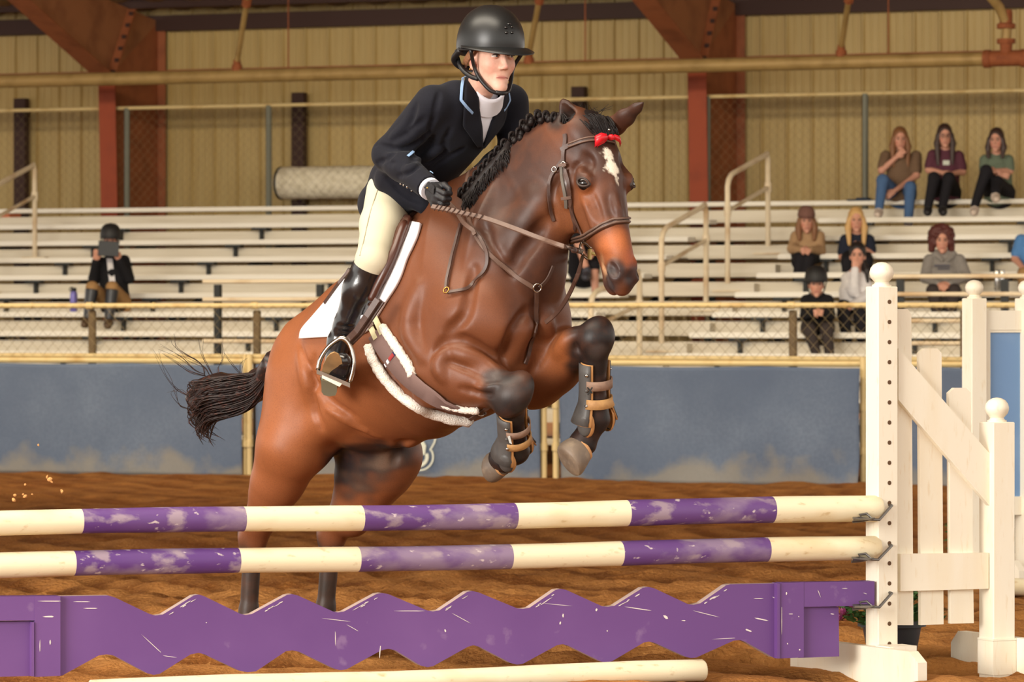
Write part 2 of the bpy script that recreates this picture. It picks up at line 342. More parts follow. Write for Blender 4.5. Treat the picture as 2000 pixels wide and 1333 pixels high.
# steel brackets under the seats, repeating along every row
bs = AS(175, row(2)[0]); pitch = AS(453, row(2)[0])-bs; br = None
for i in range(1, 11):
    n, z = row(i)
    for j in range(-5, 12):
        s = bs+pitch*j
        if s < sL or s > sR or (LA-.05 < s < RA+.05): continue
        if br is None:
            g = MB(); g.box((0, .06, -.065), (.19, .1, .03)); g.box((0, .09, -.15), (.035, .05, .16)); br = obj('seat_bracket', g, M['black'])
            c = br
        else: c = inst(br)
        c.location = A(s, n, z); c.rotation_euler = (0, 0, -math.atan2(SB, CB)); setpar(c, root)
# raking steel under the rows
for j in range(-4, 11):
    s = bs+pitch*j-.1; n0, z0 = row(0); n1, z1 = row(10); g = MB()
    g.prism([A(s, n0+.5, z0-.3), A(s, n1+.5, z1-.3), A(s, n1+.5, z1-.42), A(s, n0+.5, z0-.42)], A(.06, 0, 0)); obj('raker_beam', g, M['black'], root)
    for i in (1, 6, 10):
        n, z = row(i); obj('bleacher_leg', MB().box(A(s, n+.5, (z-.35)/2), (.06, .06, z-.35), ROTB), M['black'], root)
# ---- aisle handrails
def handrail(label, low, high, i0, i1, h):
    n0, z0 = row(i0); n1, z1 = row(i1); s0_, s1_ = AS(low[0], n0), AS(high[0], n1)
    root = thing('aisle_handrail', label, 'handrail', A(s0_, n0, z0-.2), 'stair handrails in the seating')
    ta, tb = AZ(low[0], low[1], n0), AZ(high[0], high[1], n1)
    pts = [A(s0_, n0, z0-.18), A(s0_, n0, ta-.1), A(s0_+(s1_-s0_)*.03, n0+(n1-n0)*.03, ta-.03), A(s0_+(s1_-s0_)*.1, n0+(n1-n0)*.1, ta+(tb-ta)*.1), A(s1_-(s1_-s0_)*.1, n1-(n1-n0)*.1, tb-(tb-ta)*.1+.0), A(s1_-(s1_-s0_)*.03, n1-(n1-n0)*.03, tb-.0), A(s1_, n1, tb-.07), A(s1_, n1, z1-.18)]
    obj('rail', MB().tube(pts, .028, 8), M['railpaint'], root, autos=40)
    obj('mid_rail', MB().tube([A(s0_, n0, ta-h), A(s1_, n1, tb-h)], .022, 8), M['railpaint'], root, autos=40)
    for s, n, z in ((s0_, n0, z0), (s1_, n1, z1)):
        obj('base_plate', MB().box(A(s, n, z-.185), (.3, .1, .02), ROTB), M['railpaint'], root)
        obj('collar', MB().tube([A(s, n, (ta if n == n0 else tb)-h-.05), A(s, n, (ta if n == n0 else tb)-h+.05)], .038, 8), M['railpaint'], root, autos=40)
handrail('cream pipe handrail by the stairs reaching highest, at the top seats', (1421, 345), (1500, 300), 4, 2, .36)
handrail('cream pipe handrail halfway up the stairs, between two other handrails', (1292, 450), (1379, 400), 7, 5, .36)
handrail('lowest cream pipe handrail of the stairs beside the muzzle of the horse', (1154, 575), (1249, 530), 10, 8, .33)
handrail('cream pipe handrail cut off by the photo edge, near the filming spectator', (-25, 372), (68, 322), 4, 2, .36)
# ================================================ guard rails, arena fence, windscreens
NG = 37.55
def guard(label, px0, px1, ys, posts, ref):
    root = thing('guard_rail', label, 'rail', AP((px0+px1)/2, 690, NG))
    for y in ys:
        z = AZ(ref, y, NG); obj('rail', MB().tube([A(AS(px0, NG), NG, z), A(AS(px1, NG), NG, z)], .021, 8), M['railpaint'], root, autos=40)
    for px in posts:
        s = AS(px, NG); obj('guard_post', MB().box(A(s, NG+.04, AZ(ref, ys[0]+6, NG)/2), (.06, .06, AZ(ref, ys[0]+6, NG)), ROTB), M['black'], root)
guard('pale pipe guard rail below the filming spectator, with dark posts', 397, 1090, (550, 585, 667), (422, 622, 830, 1050), 500)
guard('pale pipe guard rail before the spectator in the grey hoodie', 1716, 2800, (540, 575, 627, 671), (1756, 1960, 2150), 1800)
NF = 33.3; zf = 1.415; zl = .985
root = thing('arena_fence', 'low chain link fence with a yellowed top rail around the arena', 'fence', A(AS(1000, NF), NF, 0))
for z, r in ((zf, .022), (zl, .02), (.945, .024)):
    obj('rail', MB().tube([A(AS(-1000, NF), NF, z), A(AS(2900, NF), NF, z)], r, 8), M['fencerail'], root, autos=40)
for px in (175, 497, 820, 1545, 1880):
    s = AS(px, NF); obj('fence_post', MB().box(A(s, NF+.05, zf/2-.05), (.062, .05, zf+.02), ROTB, bevel=.01), M['fencepost'], root)
    obj('rail_clamp', MB().tube([A(s-.03, NF, zf), A(s+.03, NF, zf)], .03, 8), M['fencerail'], root, autos=40)
for px in (62, 300, 610, 760, 1318, 1405, 1650):
    s = AS(px, NF); obj('rail_clamp', MB().tube([A(s-.012, NF, zf), A(s+.012, NF, zf)], .027, 8), M['fencerail'], root, autos=40)
for px in (478, 487, 1062, 1086, 1686):
    s = AS(px, NF-.08); g = MB().tube([A(s, NF-.08, -.1), A(s, NF-.08, 1.0)], .027 if px != 478 else .016, 10)
    for z in (.25, .6): g.tube([A(s, NF-.08, z-.03), A(s, NF-.08, z+.03)], .036, 10)
    obj('gate_post', g, M['fencerail'], root, autos=40)
chainlink('wire_mesh', AS(-900, NF), AS(2800, NF), NF-.03, zl, zf, .05, .0026, root, M['wire'])
def banner_mat():
    m = M['banner']; nt = m.node_tree; N = nt.nodes.new; L = nt.links.new; b = nt.nodes['Principled BSDF']
    src = b.inputs['Base Color'].links[0].from_socket
    tc = N('ShaderNodeTexCoord'); sx = N('ShaderNodeSeparateXYZ'); L(tc.outputs['Object'], sx.inputs[0])
    t = N('ShaderNodeTexNoise'); t.inputs['Scale'].default_value = 2.2; t.inputs['Detail'].default_value = 6; L(tc.outputs['Object'], t.inputs[0])
    ad = N('ShaderNodeMath'); ad.operation = 'MULTIPLY_ADD'; ad.inputs[1].default_value = -.9; L(t.outputs[0], ad.inputs[0]); L(sx.outputs[2], ad.inputs[2])
    r = N('ShaderNodeMapRange'); r.inputs[1].default_value = -.33; r.inputs[2].default_value = -.46; r.inputs[3].default_value = 0; r.inputs[4].default_value = .5; L(ad.outputs[0], r.inputs[0])
    x = N('ShaderNodeMix'); x.data_type = 'RGBA'; L(r.outputs[0], x.inputs[0]); L(src, x.inputs[6]); x.inputs[7].default_value = lin(150, 140, 116)
    L(x.outputs[2], b.inputs['Base Color'])
banner_mat()
def banner(label, px0, px1, seed, wr):
    n = NF-.16; s0_, s1_ = AS(px0, n), AS(px1, n); nx = int((s1_-s0_)/.035); nz = 28
    rows = []
    for j in range(nz+1):
        t = j/nz; z = -.03+t*(.925+.03); r_ = []
        for i in range(nx+1):
            s = s0_+(s1_-s0_)*i/nx
            d = wr*(.05*(vnoise(np.float64(s*1.3+z*1.1), np.float64(z*1.0), seed)-.5)+.035*(vnoise(np.float64(s*2.2-z*2.6), np.float64(z*.9), seed+3)-.5))*(1-.8*t)
            d += .012*(vnoise(np.float64(s*7), np.float64(z*.8), seed+5)-.5)
            sag = .012*abs(math.sin(s*2.2))*t
            r_.append(A(s, n-float(d), z-sag))
        rows.append(r_)
    o = obj('windscreen_banner', MB().grid(rows), M['banner'], None, True)
    md = o.modifiers.new('thick', 'SOLIDIFY'); md.thickness = .004
    return tag(o, label, 'banner')
banner('faded blue fabric windscreen behind the tail of the horse', -900, 472, 1, .6)
bn = banner('blue fabric windscreen with a partial white emblem, under the belly of the horse', 500, 1054, 2, 1)
banner('blue fabric windscreen with long folds, between the front hooves and the white jump standard', 1094, 1680, 3, 2.4)
banner('blue fabric windscreen seen through the white picket wing', 1700, 2800, 4, 1)
# the white emblem printed on the windscreen
def print_line(pts, w, name='emblem_print'):
    n = NF-.2; pts = [AP(x, y, n) for x, y in pts]; L_, R_ = [], []
    for i, p in enumerate(pts):
        t = (pts[min(i+1, len(pts)-1)]-pts[max(i-1, 0)]).normalized(); q = A(0, -1, 0).cross(t).normalized()*w/2; L_.append(p+q); R_.append(p-q)
    o = obj(name, MB().grid([L_, R_]), M['print'], bn); md = o.modifiers.new('t', 'SOLIDIFY'); md.thickness = .003
def arc(cx, cy, rx, ry, a0, a1, k=14): return [(cx+rx*math.cos(math.radians(a0+(a1-a0)*i/k)), cy+ry*math.sin(math.radians(a0+(a1-a0)*i/k))) for i in range(k+1)]
print_line([(852, 852), (848, 866), (840, 880)]+arc(820, 893, 26, 26, -28, 110), .014)
print_line(arc(814, 893, 20, 18, -20, 100), .03)
print_line([(822, 862), (828, 872), (827, 884), (815, 892)], .04)
print_line([(800, 850), (812, 858), (826, 860)], .02)
# orange box and a dark crate stowed under the far left seats
o = obj('storage_box', MB().box(AP(6, 424, 46.6), (.34, .3, .17), ROTB, bevel=.01), mat('orange plastic', lin(226, 128, 84), .5)); tag(o, 'orange plastic box stowed behind the top seats at the photo edge', 'box')
# ================================================ the jump
JK = .40
def JY(px): return 15.94/(1-JK*(px-1000)/FP)
def pole(label, name, pl, pr, rl, rr, bands, end_px, y_off=0):
    a, b = P(pl[0], pl[1], JY(pl[0])+y_off), P(pr[0], pr[1], JY(pr[0])+y_off)
    d = b-a; D = d.normalized(); u = D.cross(Vector((0, 0, 1))).normalized(); w = u.cross(D)
    def tpx(px):                               # parameter where the axis passes the column px
        k = (px-1000)/FP; return (k*a.y-a.x)/((b.x-a.x)-k*(b.y-a.y))
    ts = [0.0]; mats = []
    for px, m in bands: ts.append(tpx(px)); mats.append(m)
    n = 24; vs = []; fs = []; mi = []; prev = None; rows = []
    st = []
    for i in range(len(mats)):
        k = 10
        for j in range(k+(1 if i == len(mats)-1 else 0)): st.append((ts[i]+(ts[i+1]-ts[i])*j/k, i))
    tl = st[-1][0]; st = [(q, m) for q, m in st]; st += [(tl+.0035, len(mats)-1)]
    for q, i in st:
        c = a+d*q; r = rl+(rr-rl)*q; r *= 1+.012*math.sin(q*37)
        if q > tl: r *= .86
        sag = .004*math.sin(q*9)
        rows.append([c+(u*math.cos(2*math.pi*k/n)+w*math.sin(2*math.pi*k/n))*r+Vector((0, 0, sag)) for k in range(n)])
    g = MB().grid(rows, True); g.f.append(tuple(range(n))); g.f.append(tuple((len(rows)-1)*n+k for k in range(n)))
    o = obj(name, g, M['polewhite'], None, autos=50); o.data.materials.append(M['purple'])
    for p in o.data.polygons:
        if len(p.vertices) == 4:
            i = st[min(v//n for v in p.vertices)][1]; p.material_index = mats[i]
    return tag(o, label, 'pole')
pole('upper purple and white striped jump pole with scuffed paint', 'jump_pole', (-70, 1024.5), (1712, 995), .0432, .0505, [(158, 0), (475, 1), (705, 0), (1004, 1), (1224, 0), (1507, 1), (1712, 0)], 1712)
pole('lower purple and white striped jump pole hung just above the purple board', 'jump_pole', (-70, 1107), (1709, 1072), .0448, .0462, [(143, 0), (464, 1), (698, 0), (995, 1), (1211, 0), (1497, 1), (1709, 0)], 1709)
pole('plain weathered white pole lying on the dirt under the purple board', 'ground_pole', (177, 1350), (1371, 1311), .038, .041, [(700, 0), (1371, 0)], 1371, -.1)
# purple scalloped board
top = [(118, 1165), (212, 1164), (225, 1168), (292, 1200), (303, 1203), (318, 1201), (378, 1164), (388, 1162), (398, 1165), (470, 1200), (480, 1202), (492, 1200), (560, 1163), (570, 1161), (582, 1164), (650, 1195), (660, 1197), (672, 1195), (735, 1161), (745, 1159), (758, 1161), (834, 1193), (845, 1195), (858, 1193), (912, 1157), (922, 1155), (935, 1158), (1010, 1189), (1021, 1190), (1034, 1188), (1085, 1153), (1095, 1151), (1106, 1153), (1176, 1185), (1187, 1186), (1200, 1184), (1255, 1149), (1266, 1147), (1278, 1150), (1344, 1181), (1355, 1182), (1368, 1179), (1418, 1144), (1426, 1142), (1522, 1140)]
bot = [(1522, 1287), (1510, 1285), (1455, 1254), (1445, 1251), (1433, 1252), (1360, 1285), (1350, 1286), (1340, 1284), (1278, 1256), (1267, 1254), (1257, 1256), (1196, 1292), (1185, 1295), (1174, 1293), (1110, 1262), (1099, 1259), (1088, 1261), (1022, 1297), (1010, 1299), (998, 1296), (936, 1264), (925, 1261), (914, 1264), (846, 1302), (835, 1304), (822, 1301), (772, 1271), (758, 1268), (745, 1271), (677, 1308), (665, 1310), (653, 1307), (585, 1274), (571, 1271), (558, 1273), (500, 1312), (484, 1314), (468, 1311), (400, 1279), (388, 1276), (372, 1279), (312, 1317), (300, 1319), (288, 1316), (222, 1281), (208, 1279), (193, 1281), (122, 1320), (118, 1321)]
root = thing('jump_board', 'purple scalloped jump board with square framed ends', 'board', P(800, 1310, JY(800)))
TH = Vector((-.30, .78, 0)).normalized()*.04
def slab(name, poly, dy, e, m, side=None):
    g = MB(); pts = [P(x, y, JY(x)+dy) for x, y in poly]; n = len(pts); e = Vector(e)
    g.add(pts+[p+e for p in pts], [tuple(range(n)), tuple(range(2*n-1, n-1, -1))]+[(i, i+n, (i+1) % n+n, (i+1) % n) for i in range(n)])
    o = obj(name, g, m, root)
    if side:
        o.data.materials.append(side)
        for p in o.data.polygons:
            if len(p.vertices) == 4 and n > 4: p.material_index = 1
    return o
slab('scalloped_panel', top+bot, 0, TH, M['purple2'], M['bare'])
for nm, pl in (('end_stile', [(1521, 1140), (1570, 1138), (1570, 1285), (1521, 1287)]), ('hanging_arm', [(1528, 1139), (1708, 1136), (1708, 1184), (1528, 1187)]),
               ('end_stile', [(68, 1165), (118, 1165), (118, 1321), (68, 1323)]), ('hanging_arm', [(-60, 1166), (112, 1165), (112, 1212), (-60, 1214)])):
    slab(nm, pl, -.022 if nm == 'end_stile' else -.0205, TH*1.5, M['purple2'])
slab('end_panel', [(1560, 1186), (1638, 1186), (1639, 1283), (1560, 1286)], 0, TH, M['purple2'])
slab('end_panel', [(-60, 1216), (75, 1214), (75, 1321), (-60, 1324)], 0, TH, M['purple2'])
slab('end_cleat', [(62, 1216), (67, 1216), (67, 1322), (62, 1322)], -.028, TH*.8, M['purple2']); slab('end_cleat', [(1518, 1140), (1523, 1140), (1523, 1287), (1518, 1287)], -.03, TH*.8, M['purple2'])
# chipped paint: thin flakes down to the pale primer, following knocks on the board
g = MB(); rr = random.Random(5)
def flake(x, y, w, h, ang=0):
    ca, sa = math.cos(ang), math.sin(ang); pts = []
    for k in range(6):
        a = k/6*2*math.pi; q = rr.uniform(.55, 1); ex, ey = w/2*math.cos(a)*q, h/2*math.sin(a)*q
        pts.append((x+ex*ca-ey*sa, y+ex*sa+ey*ca))
    dy = -.0235 if (x > 1521 or x < 118) else -.0015
    g.prism([P(a, b, JY(a)+dy) for a, b in pts], (0, .001, 0))
for x, y, w, h, a in ((1248, 1190, 60, 2, .15), (1490, 1211, 40, 3, .2), (1380, 1200, 70, 2, .25), (1462, 1232, 20, 4, .3), (1090, 1182, 70, 1.6, .1), (1300, 1206, 12, 7, .6), (1100, 1203, 4, 9, .1), (1094, 1218, 5, 9, .2), (1165, 1192, 6, 7, .5), (1186, 1233, 4, 4, 0), (1335, 1213, 10, 2.5, 0), (1420, 1248, 60, 1.6, -.05), (1480, 1170, 24, 1.6, 0), (1512, 1168, 8, 2, .4),
                      (300, 1262, 70, 1.6, .75), (330, 1283, 40, 1.8, .15), (655, 1248, 2, 34, 0), (660, 1212, 70, 1.5, .12), (690, 1228, 40, 1.4, .5), (800, 1194, 70, 1.6, 0), (742, 1275, 3, 30, .1), (403, 1217, 3, 3, 0), (870, 1233, 4, 8, -.3), (900, 1208, 60, 1.4, .5), (178, 1189, 36, 2, 0), (160, 1176, 46, 1.8, 0), (95, 1205, 30, 4, 0), (100, 1175, 60, 1.8, 0), (78, 1262, 2, 30, 0), (98, 1255, 3, 12, 0), (1545, 1200, 12, 1.5, 0), (1600, 1160, 20, 1.5, 1.2), (1650, 1150, 14, 1.4, 0), (1690, 1160, 10, 1.5, .3), (1536, 1160, 4, 10, .1), (1527, 1215, 2, 80, 0), (1560, 1205, 3, 3, 0), (1538, 1258, 4, 4, 0), (1562, 1270, 4, 4, 0), (1625, 1200, 10, 2, .1)):
    flake(x, y, w, h, a)
for i in range(len(top)-1):                    # scraped arrises on the rising slopes
    (x0, y0), (x1, y1) = top[i], top[i+1]
    if x1-x0 > 40 and y1 < y0-10:
        for q in range(6):
            t = rr.uniform(.15, 1); flake(x0+(x1-x0)*t+1, y0+(y1-y0)*t+5+rr.uniform(0, 4), rr.uniform(8, 22), rr.uniform(1.5, 3), -.52)
o = obj('paint_chips', g, M['chip'], root); o['kind'] = 'stuff'
# ---- standards
def finial(c, r, parent, R):
    prof = [(.8*r, 0), (.82*r, .12*r), (.62*r, .22*r), (.56*r, .34*r), (.66*r, .44*r), (.9*r, .7*r), (1.0*r, 1.02*r), (1.0*r, 1.2*r), (.92*r, 1.5*r), (.7*r, 1.78*r), (.36*r, 1.95*r), (.05*r, 2.0*r)]
    obj('finial', MB().lathe(prof, c, R, 14), M['white'], parent, autos=35)
WA = math.radians(28); WR = Matrix.Rotation(WA, 3, 'Z'); WT = WR@Vector((1, 0, 0)); WN = WR@Vector((0, 1, 0))
pb = P(1722, 900, 16.53); pb.z = 0; sb = pb+WT*.527
def WY(px):
    k = (px-1000)/FP; return (pb.y-pb.x*WT.y/WT.x)/(1-k*WT.y/WT.x)
root = thing('jump_standard', 'white picket wing standard holding the purple and white poles', 'standard', pb)
lean = Matrix.Rotation(math.radians(.45), 3, 'Y')
post = MB(); ztop = 1.36+50/514
R_ = WR
def leanpt(p): return pb+lean.inverted()@(p-pb) if False else p
g = MB().box(pb+Vector((0, 0, (ztop-.06)/2)), (.089, .089, ztop+.06), WR, bevel=.003); obj('tall_post', g, M['white'], root, autos=20)
finial(pb+Vector((0, 0, ztop)), .0465, root, WR)
g = MB()
for i in range(18):
    y = 590+39.3*i
    if y > 1262: break
    z = HC-(y-HY)/(FP/16.5); c = pb-WN*.0446+Vector((0, 0, z))+WT*.006
    g.lathe([(.0085, -.001), (.0085, .0008), (.006, .0012)], c, WR@Matrix.Rotation(math.pi/2, 3, 'X'), 10)
o = obj('pin_hole', g, M['hole'], root); o['kind'] = 'stuff'
zs = HC-(825-HY)/(FP/16.75)
obj('short_post', MB().box(sb+Vector((0, 0, (zs-.06)/2)), (.1, .1, zs+.06), WR, bevel=.003), M['white'], root, autos=20)
obj('post_collar', MB().box(sb+Vector((0, 0, .10)), (.108, .108, .008), WR).box(sb+Vector((0, 0, .03)), (.106, .106, .13), WR), M['white'], root)
finial(sb+Vector((0, 0, zs)), .047, root, WR)
def wslab(name, poly, off, th):
    off -= .02
    obj(name, MB().prism([P(x, y, WY(x))+WN*off for x, y in poly], WN*th), M['white'], root)
wslab('picket', [(1738, 612), (1744, 604), (1773, 604), (1780, 614), (1784, 1222), (1740, 1222)], .02, .02)
wslab('picket', [(1796, 690), (1806, 681), (1831, 681), (1839, 690), (1843, 1220), (1799, 1222)], .02, .02)
wslab('picket', [(1854, 768), (1865, 758), (1887, 758), (1896, 768), (1902, 1218), (1857, 1219)], .02, .02)
wslab('diagonal_board', [(1748, 681), (1926, 886), (1926, 988), (1748, 781)], -.004, .024)
wslab('cross_board', [(1752, 1082), (1924, 1080), (1924, 1150), (1752, 1155)], -.004, .024)
def foot(c, length, h, off):
    x = -WN*length/2; pts = []
    c = c-WT*off
    e = -WN
    prof = [(-length/2, -.05), (-length/2, h*.55), (-length/2+.05, h), (length/2-.06, h), (length/2, h*.6), (length/2, -.05)]
    obj('foot_board', MB().prism([c+e*u+Vector((0, 0, z)) for u, z in prof], WT*.04), M['white'], root)
foot(pb+WN*.07, .90, .095, .086); foot(sb, .80, .105, -.055)
obj('brace_block', MB().box(pb+Vector((0, 0, .05))-WN*.1, (.12, .1, .1), WR), M['white'], root)
def cup(px, py, label):
    c = P(px, py, 16.44); r = thing('jump_cup', label, 'cup', c, 'steel pole hooks on the white standard')
    hole = pb-WN*.05+WT*.006; hole.z = HC-(py-25-HY)/515
    a = hole; b = P(px+12, py+4, 16.42); t = P(px-8, py+3, 16.4)
    obj('pin', MB().tube([a+WN*.04, a, a-WN*.012, b, t], .0055, 8), M['cup'], r, autos=40)
    obj('hook', MB().tube([P(px-8, py+3, 16.4), P(px-22, py+1, 16.4), P(px-26, py-6, 16.41), P(px-12, py-8, 16.41), P(px-2, py+2, 16.4), P(px-20, py+6, 16.38), P(px-40, py+8, 16.37)], .005, 8), M['cup'], r, autos=40)
    sa, sb2 = P(px-38, py+6, 16.32), P(px+2, py+5, 16.45)
    g = MB(); rows = []
    for t_ in (0, .25, .5, .75, 1):
        q = (t_-.5)*.10; rows.append([sa+Vector((0, q, q*q*4)), sb2+Vector((0, q, q*q*4))])
    o = obj('saddle_plate', g.grid(rows), M['cup'], r); o.modifiers.new('t', 'SOLIDIFY').thickness = .003
cup(1705, 1012, 'bent steel hook holding the upper striped pole'); cup(1703, 1090, 'bent steel hook holding the lower striped pole'); cup(1705, 1183, 'bent steel hook holding the arm of the purple board')
# ---- far standards of the next jump
def far_standard(px, ytop, Y, label, panel, holes):
    b = P(px, 900, Y); b.z = 0; root = thing('jump_standard', label, 'standard', b); s = FP/Y
    zt_ = HC-(ytop-HY)/s
    obj('tall_post', MB().box(b+Vector((0, 0, zt_/2)), (.092, .092, zt_), WR, bevel=.003), M['white'], root, autos=20)
    finial(b+Vector((0, 0, zt_)), .047, root, WR)
    if holes:
        g = MB()
        for i in range(20):
            z = zt_-.06-.0762*i
            if z > .2: g.lathe([(.0085, -.001), (.0085, .0008), (.006, .0012)], b-WN*.0465+Vector((0, 0, z))-WT*.012, WR@Matrix.Rotation(math.pi/2, 3, 'X'), 10)
        o = obj('pin_hole', g, M['hole'], root); o['kind'] = 'stuff'
        for z in (.37, .25, .19): obj('pin', MB().tube([b-WN*.045+Vector((0, 0, z)), b-WN*.09+Vector((0, 0, z-.01))], .008, 6), M['cup'], root)
    if panel:
        c = b+WT*.33
        def rail(name, z0, z1, x0, x1, th, m, off=0): obj(name, MB().box(b+WT*((x0+x1)/2)+Vector((0, 0, (z0+z1)/2))+WN*off, (x1-x0, th, z1-z0), WR), m, root)
        rail('top_rail', HC-(645-HY)/s, HC-(607-HY)/s, .046, .34, .04, M['white'])
        rail('bottom_rail', HC-(1008-HY)/s, HC-(972-HY)/s, .046, .34, .04, M['white'])
        rail('side_stile', HC-(972-HY)/s, HC-(645-HY)/s, .046, .085, .04, M['white'])
        rail('blue_panel', HC-(972-HY)/s, HC-(645-HY)/s, .08, .34, .012, mat('blue painted panel', lin(112, 148, 192), .45, 0, [(3, lin(138, 168, 204), .5, .75, .6)]))
        rail('stop_moulding', HC-(650-HY)/s, HC-(645-HY)/s, .085, .34, .03, M['white'])
    obj('foot_board', MB().prism([b-WN*.4+Vector((0, 0, -.03)), b-WN*.4+Vector((0, 0, .06)), b-WN*.34+Vector((0, 0, .11)), b+WN*.34+Vector((0, 0, .11)), b+WN*.4+Vector((0, 0, .06)), b+WN*.4+Vector((0, 0, -.03))], WT*.04), M['white'], root)
far_standard(1903, 583, 22.2, 'white standard with blue panel behind the picket wing', True, False)
far_standard(2006, 583, 22.35, 'white drilled standard cut off by the photo edge', False, True)
o = obj('ground_pole', MB().tube([P(1955, 1146, 21.0), P(2300, 1158, 21.4)], .043, 14), M['polewhite'], None, autos=40); tag(o, 'white pole on the dirt at the photo edge behind the picket wing', 'pole')
# ---- flowers
leafm = mat('flower leaves', lin(52, 92, 44), .6, 0, [(14, lin(84, 122, 60), .45, .7, .7)]); petm = mat('magenta petals', lin(176, 84, 140), .6)
def plant(name, label, c, pot_r, pot_h, rad, hgt, nl, fl, seed, leafl=.05):
    r = random.Random(seed); root = thing(name, label, 'plant', c)
    if pot_h: obj('pot', MB().lathe([(pot_r*.72, 0), (pot_r*.9, pot_h*.8), (pot_r*1.04, pot_h*.8), (pot_r*1.04, pot_h), (pot_r*.92, pot_h), (pot_r*.85, pot_h*.75), (.01, pot_h*.74)], c, None, 18), M['black'] if False else mat('black nursery pot', lin(44, 48, 56), .5), root, autos=40)
    g = MB()
    for i in range(nl):
        a, q = r.uniform(0, 6.28), math.sqrt(r.random()); h = r.uniform(0, 1)*math.sqrt(max(0, 1-q*q*.8)); p = c+Vector((rad*q*math.cos(a), rad*q*math.sin(a), pot_h*.9+hgt*h))
        d = Vector((math.cos(a)*.8+r.uniform(-.6, .6), math.sin(a)*.8+r.uniform(-.6, .6), r.uniform(-.3, .8))).normalized(); w = d.cross(Vector((r.uniform(-1, 1), r.uniform(-1, 1), 1))).normalized()
        l = leafl*r.uniform(.6, 1.2); g.add([p, p+d*l*.5+w*l*.22, p+d*l, p+d*l*.5-w*l*.22], [(0, 1, 2, 3)])
    o = obj('foliage', g, leafm, root); o['kind'] = 'stuff'
    for (dx, dy, dz) in fl:
        g = MB(); p = c+Vector((dx, dy, dz))
        for i in range(14):
            a = i*2.4; e = i/14*1.5; d = Vector((math.cos(a)*math.cos(e), math.sin(a)*math.cos(e), math.sin(e))); w = d.cross(Vector((0, .3, 1))).normalized(); g.add([p, p+d*.02+w*.008, p+d*.032, p+d*.02-w*.008], [(0, 1, 2, 3)])
        obj('blossom', g, petm, root)
plant('potted_flowers', 'black pot of green flowers behind the white picket wing', P(1742, 1283, 17.15), .13, .15, .19, .13, 700, [(-.20, -.1, .17), (-.16, -.14, .20), (-.21, -.06, .145), (-.14, -.02, .22)], 3)
plant('potted_fern', 'leafy green plant standing at the foot of the blue panelled standard', P(1945, 1112, 22.9), .12, .12, .22, .25, 600, [], 4, .08)
